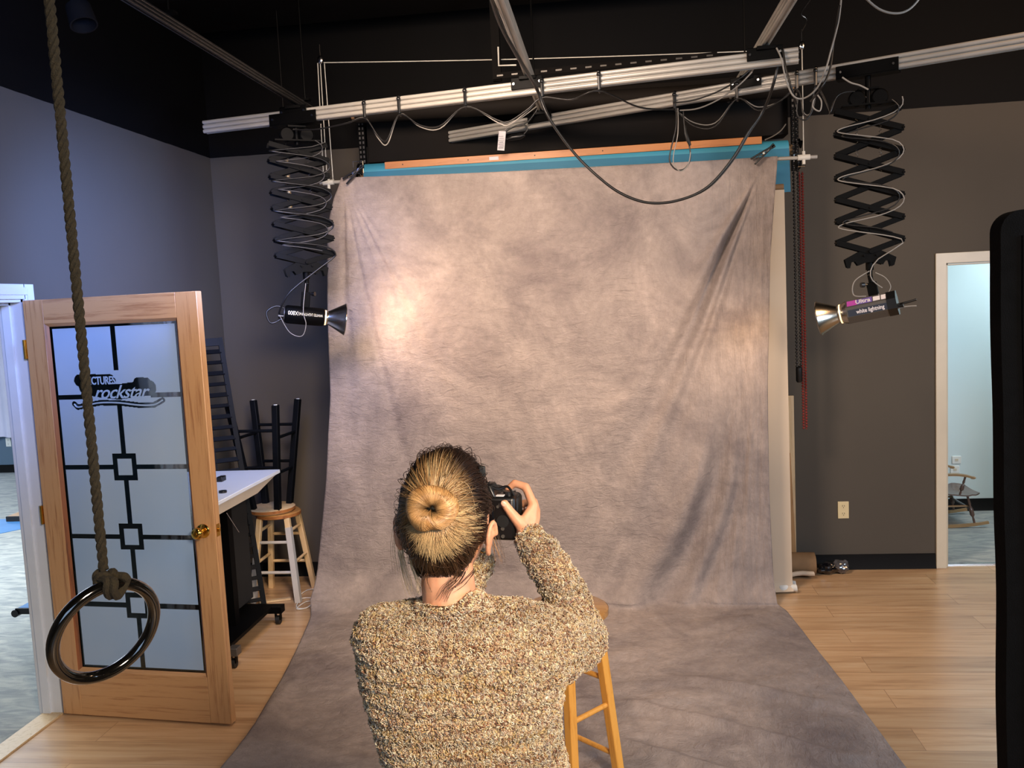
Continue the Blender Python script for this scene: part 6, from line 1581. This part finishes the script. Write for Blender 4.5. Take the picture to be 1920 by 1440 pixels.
# ================================================================== LIGHTS
def area(name, loc, target, size, power, colr, sy=None, spread=None):
    l = bpy.data.lights.new(name, 'AREA'); l.energy = power; l.color = colr; l.size = size
    if sy: l.shape = 'RECTANGLE'; l.size_y = sy
    if spread: l.spread = spread
    o = bpy.data.objects.new(name, l); col.objects.link(o); o.location = loc
    o.rotation_euler = (Vector(target)-Vector(loc)).to_track_quat('-Z', 'Y').to_euler(); return o
def spot(name, loc, target, power, colr, ang, blend=.6, r=.04):
    l = bpy.data.lights.new(name, 'SPOT'); l.energy = power; l.color = colr; l.spot_size = math.radians(ang); l.spot_blend = blend; l.shadow_soft_size = r
    o = bpy.data.objects.new(name, l); col.objects.link(o); o.location = loc
    o.rotation_euler = (Vector(target)-Vector(loc)).to_track_quat('-Z', 'Y').to_euler(); return o
WARM = (1, .68, .42); WARM2 = (1, .80, .62); COOL = (.20, .36, 1); DAY = (.62, .80, 1)
# modelling lamps
spot('modelling_lamp_left', b1L+axL*.14, b1L+axL*.14+Vector((1.0, .35, .05)), 36, WARM, 160, 1, .12)
spot('modelling_lamp_right', b1R+axR*.16, b1R+axR*.16+Vector((-1, .35, -.45)), 22, WARM, 140, 1, .08)
area('backdrop_wash', (-.9, 2.9, 3.3), (-.5, 5.4, 1.75), .8, 58, (1, .78, .62), spread=math.radians(110))
area('warm_key', (1.3, -.6, 2.9), (-.2, 1.9, 1.3), .7, 50, (1, .80, .60), spread=math.radians(90))
area('right_wall_wash', (2.9, 3.4, 3.5), (2.2, 6, 1.4), .9, 44, (1, .62, .34))
area('window_behind', (.2, -2.2, 2.0), (.2, 4, .3), 2.4, 42, (.5, .7, 1), 1.4)
area('floor_daylight', (3.6, 1.6, 2.2), (.9, 4.0, 0), 1.2, 105, (.60, .78, 1))
spot('blue_wall_glow', (-1.3, 3.6, 2.4), (LX, 4.6, 2.15), 360, COOL, 70, 1, .25)
spot('blue_wall_glow_near', (-1.1, 1.6, 2.6), (LX, 3.15, 2.55), 460, COOL, 66, 1, .25)
spot('blue_corner_glow', (-1.7, 3.6, 2.6), (-2.3, 6.0, 1.7), 130, COOL, 80, 1, .3)
spot('table_glow', (-1.75, 4.3, 2.95), (-2.42, 4.85, .95), 75, (.12, .36, 1), 38, .8, .15)
area('left_room_light', (-6, 6, 2.7), (-6, 6.5, 0), 3, 420, (.84, .93, 1))
area('left_room_window', (pc.x-1, YF-.3, 1.7), (pc.x-1, 6, .8), 1.4, 60, (.75, .86, 1))
area('right_room_light', (3.6, 6.75, 2.3), (2.9, YR, .9), .9, 24, (.80, .95, 1))
w = bpy.data.worlds.new('world'); scene.world = w; w.use_nodes = True
w.node_tree.nodes['Background'].inputs[0].default_value = (.35, .42, .55, 1); w.node_tree.nodes['Background'].inputs[1].default_value = .05

# ================================================================== CAMERA
cam = bpy.data.cameras.new('camera'); co = bpy.data.objects.new('camera', cam); col.objects.link(co)
cam.sensor_width = 36; cam.sensor_fit = 'HORIZONTAL'; cam.lens = F/1920*36; cam.clip_start = .02; cam.clip_end = 60
Mx = Matrix((( _r2.x, _u2.x, -_fw.x, 0), (_r2.y, _u2.y, -_fw.y, 0), (_r2.z, _u2.z, -_fw.z, CH), (0, 0, 0, 1)))
co.matrix_world = Mx; scene.camera = co
scene.view_settings.view_transform = 'Standard'; scene.view_settings.look = 'None'
scene.view_settings.exposure = .1
scene.cycles.use_denoising = True; scene.cycles.max_bounces = 8; scene.cycles.transparent_max_bounces = 12
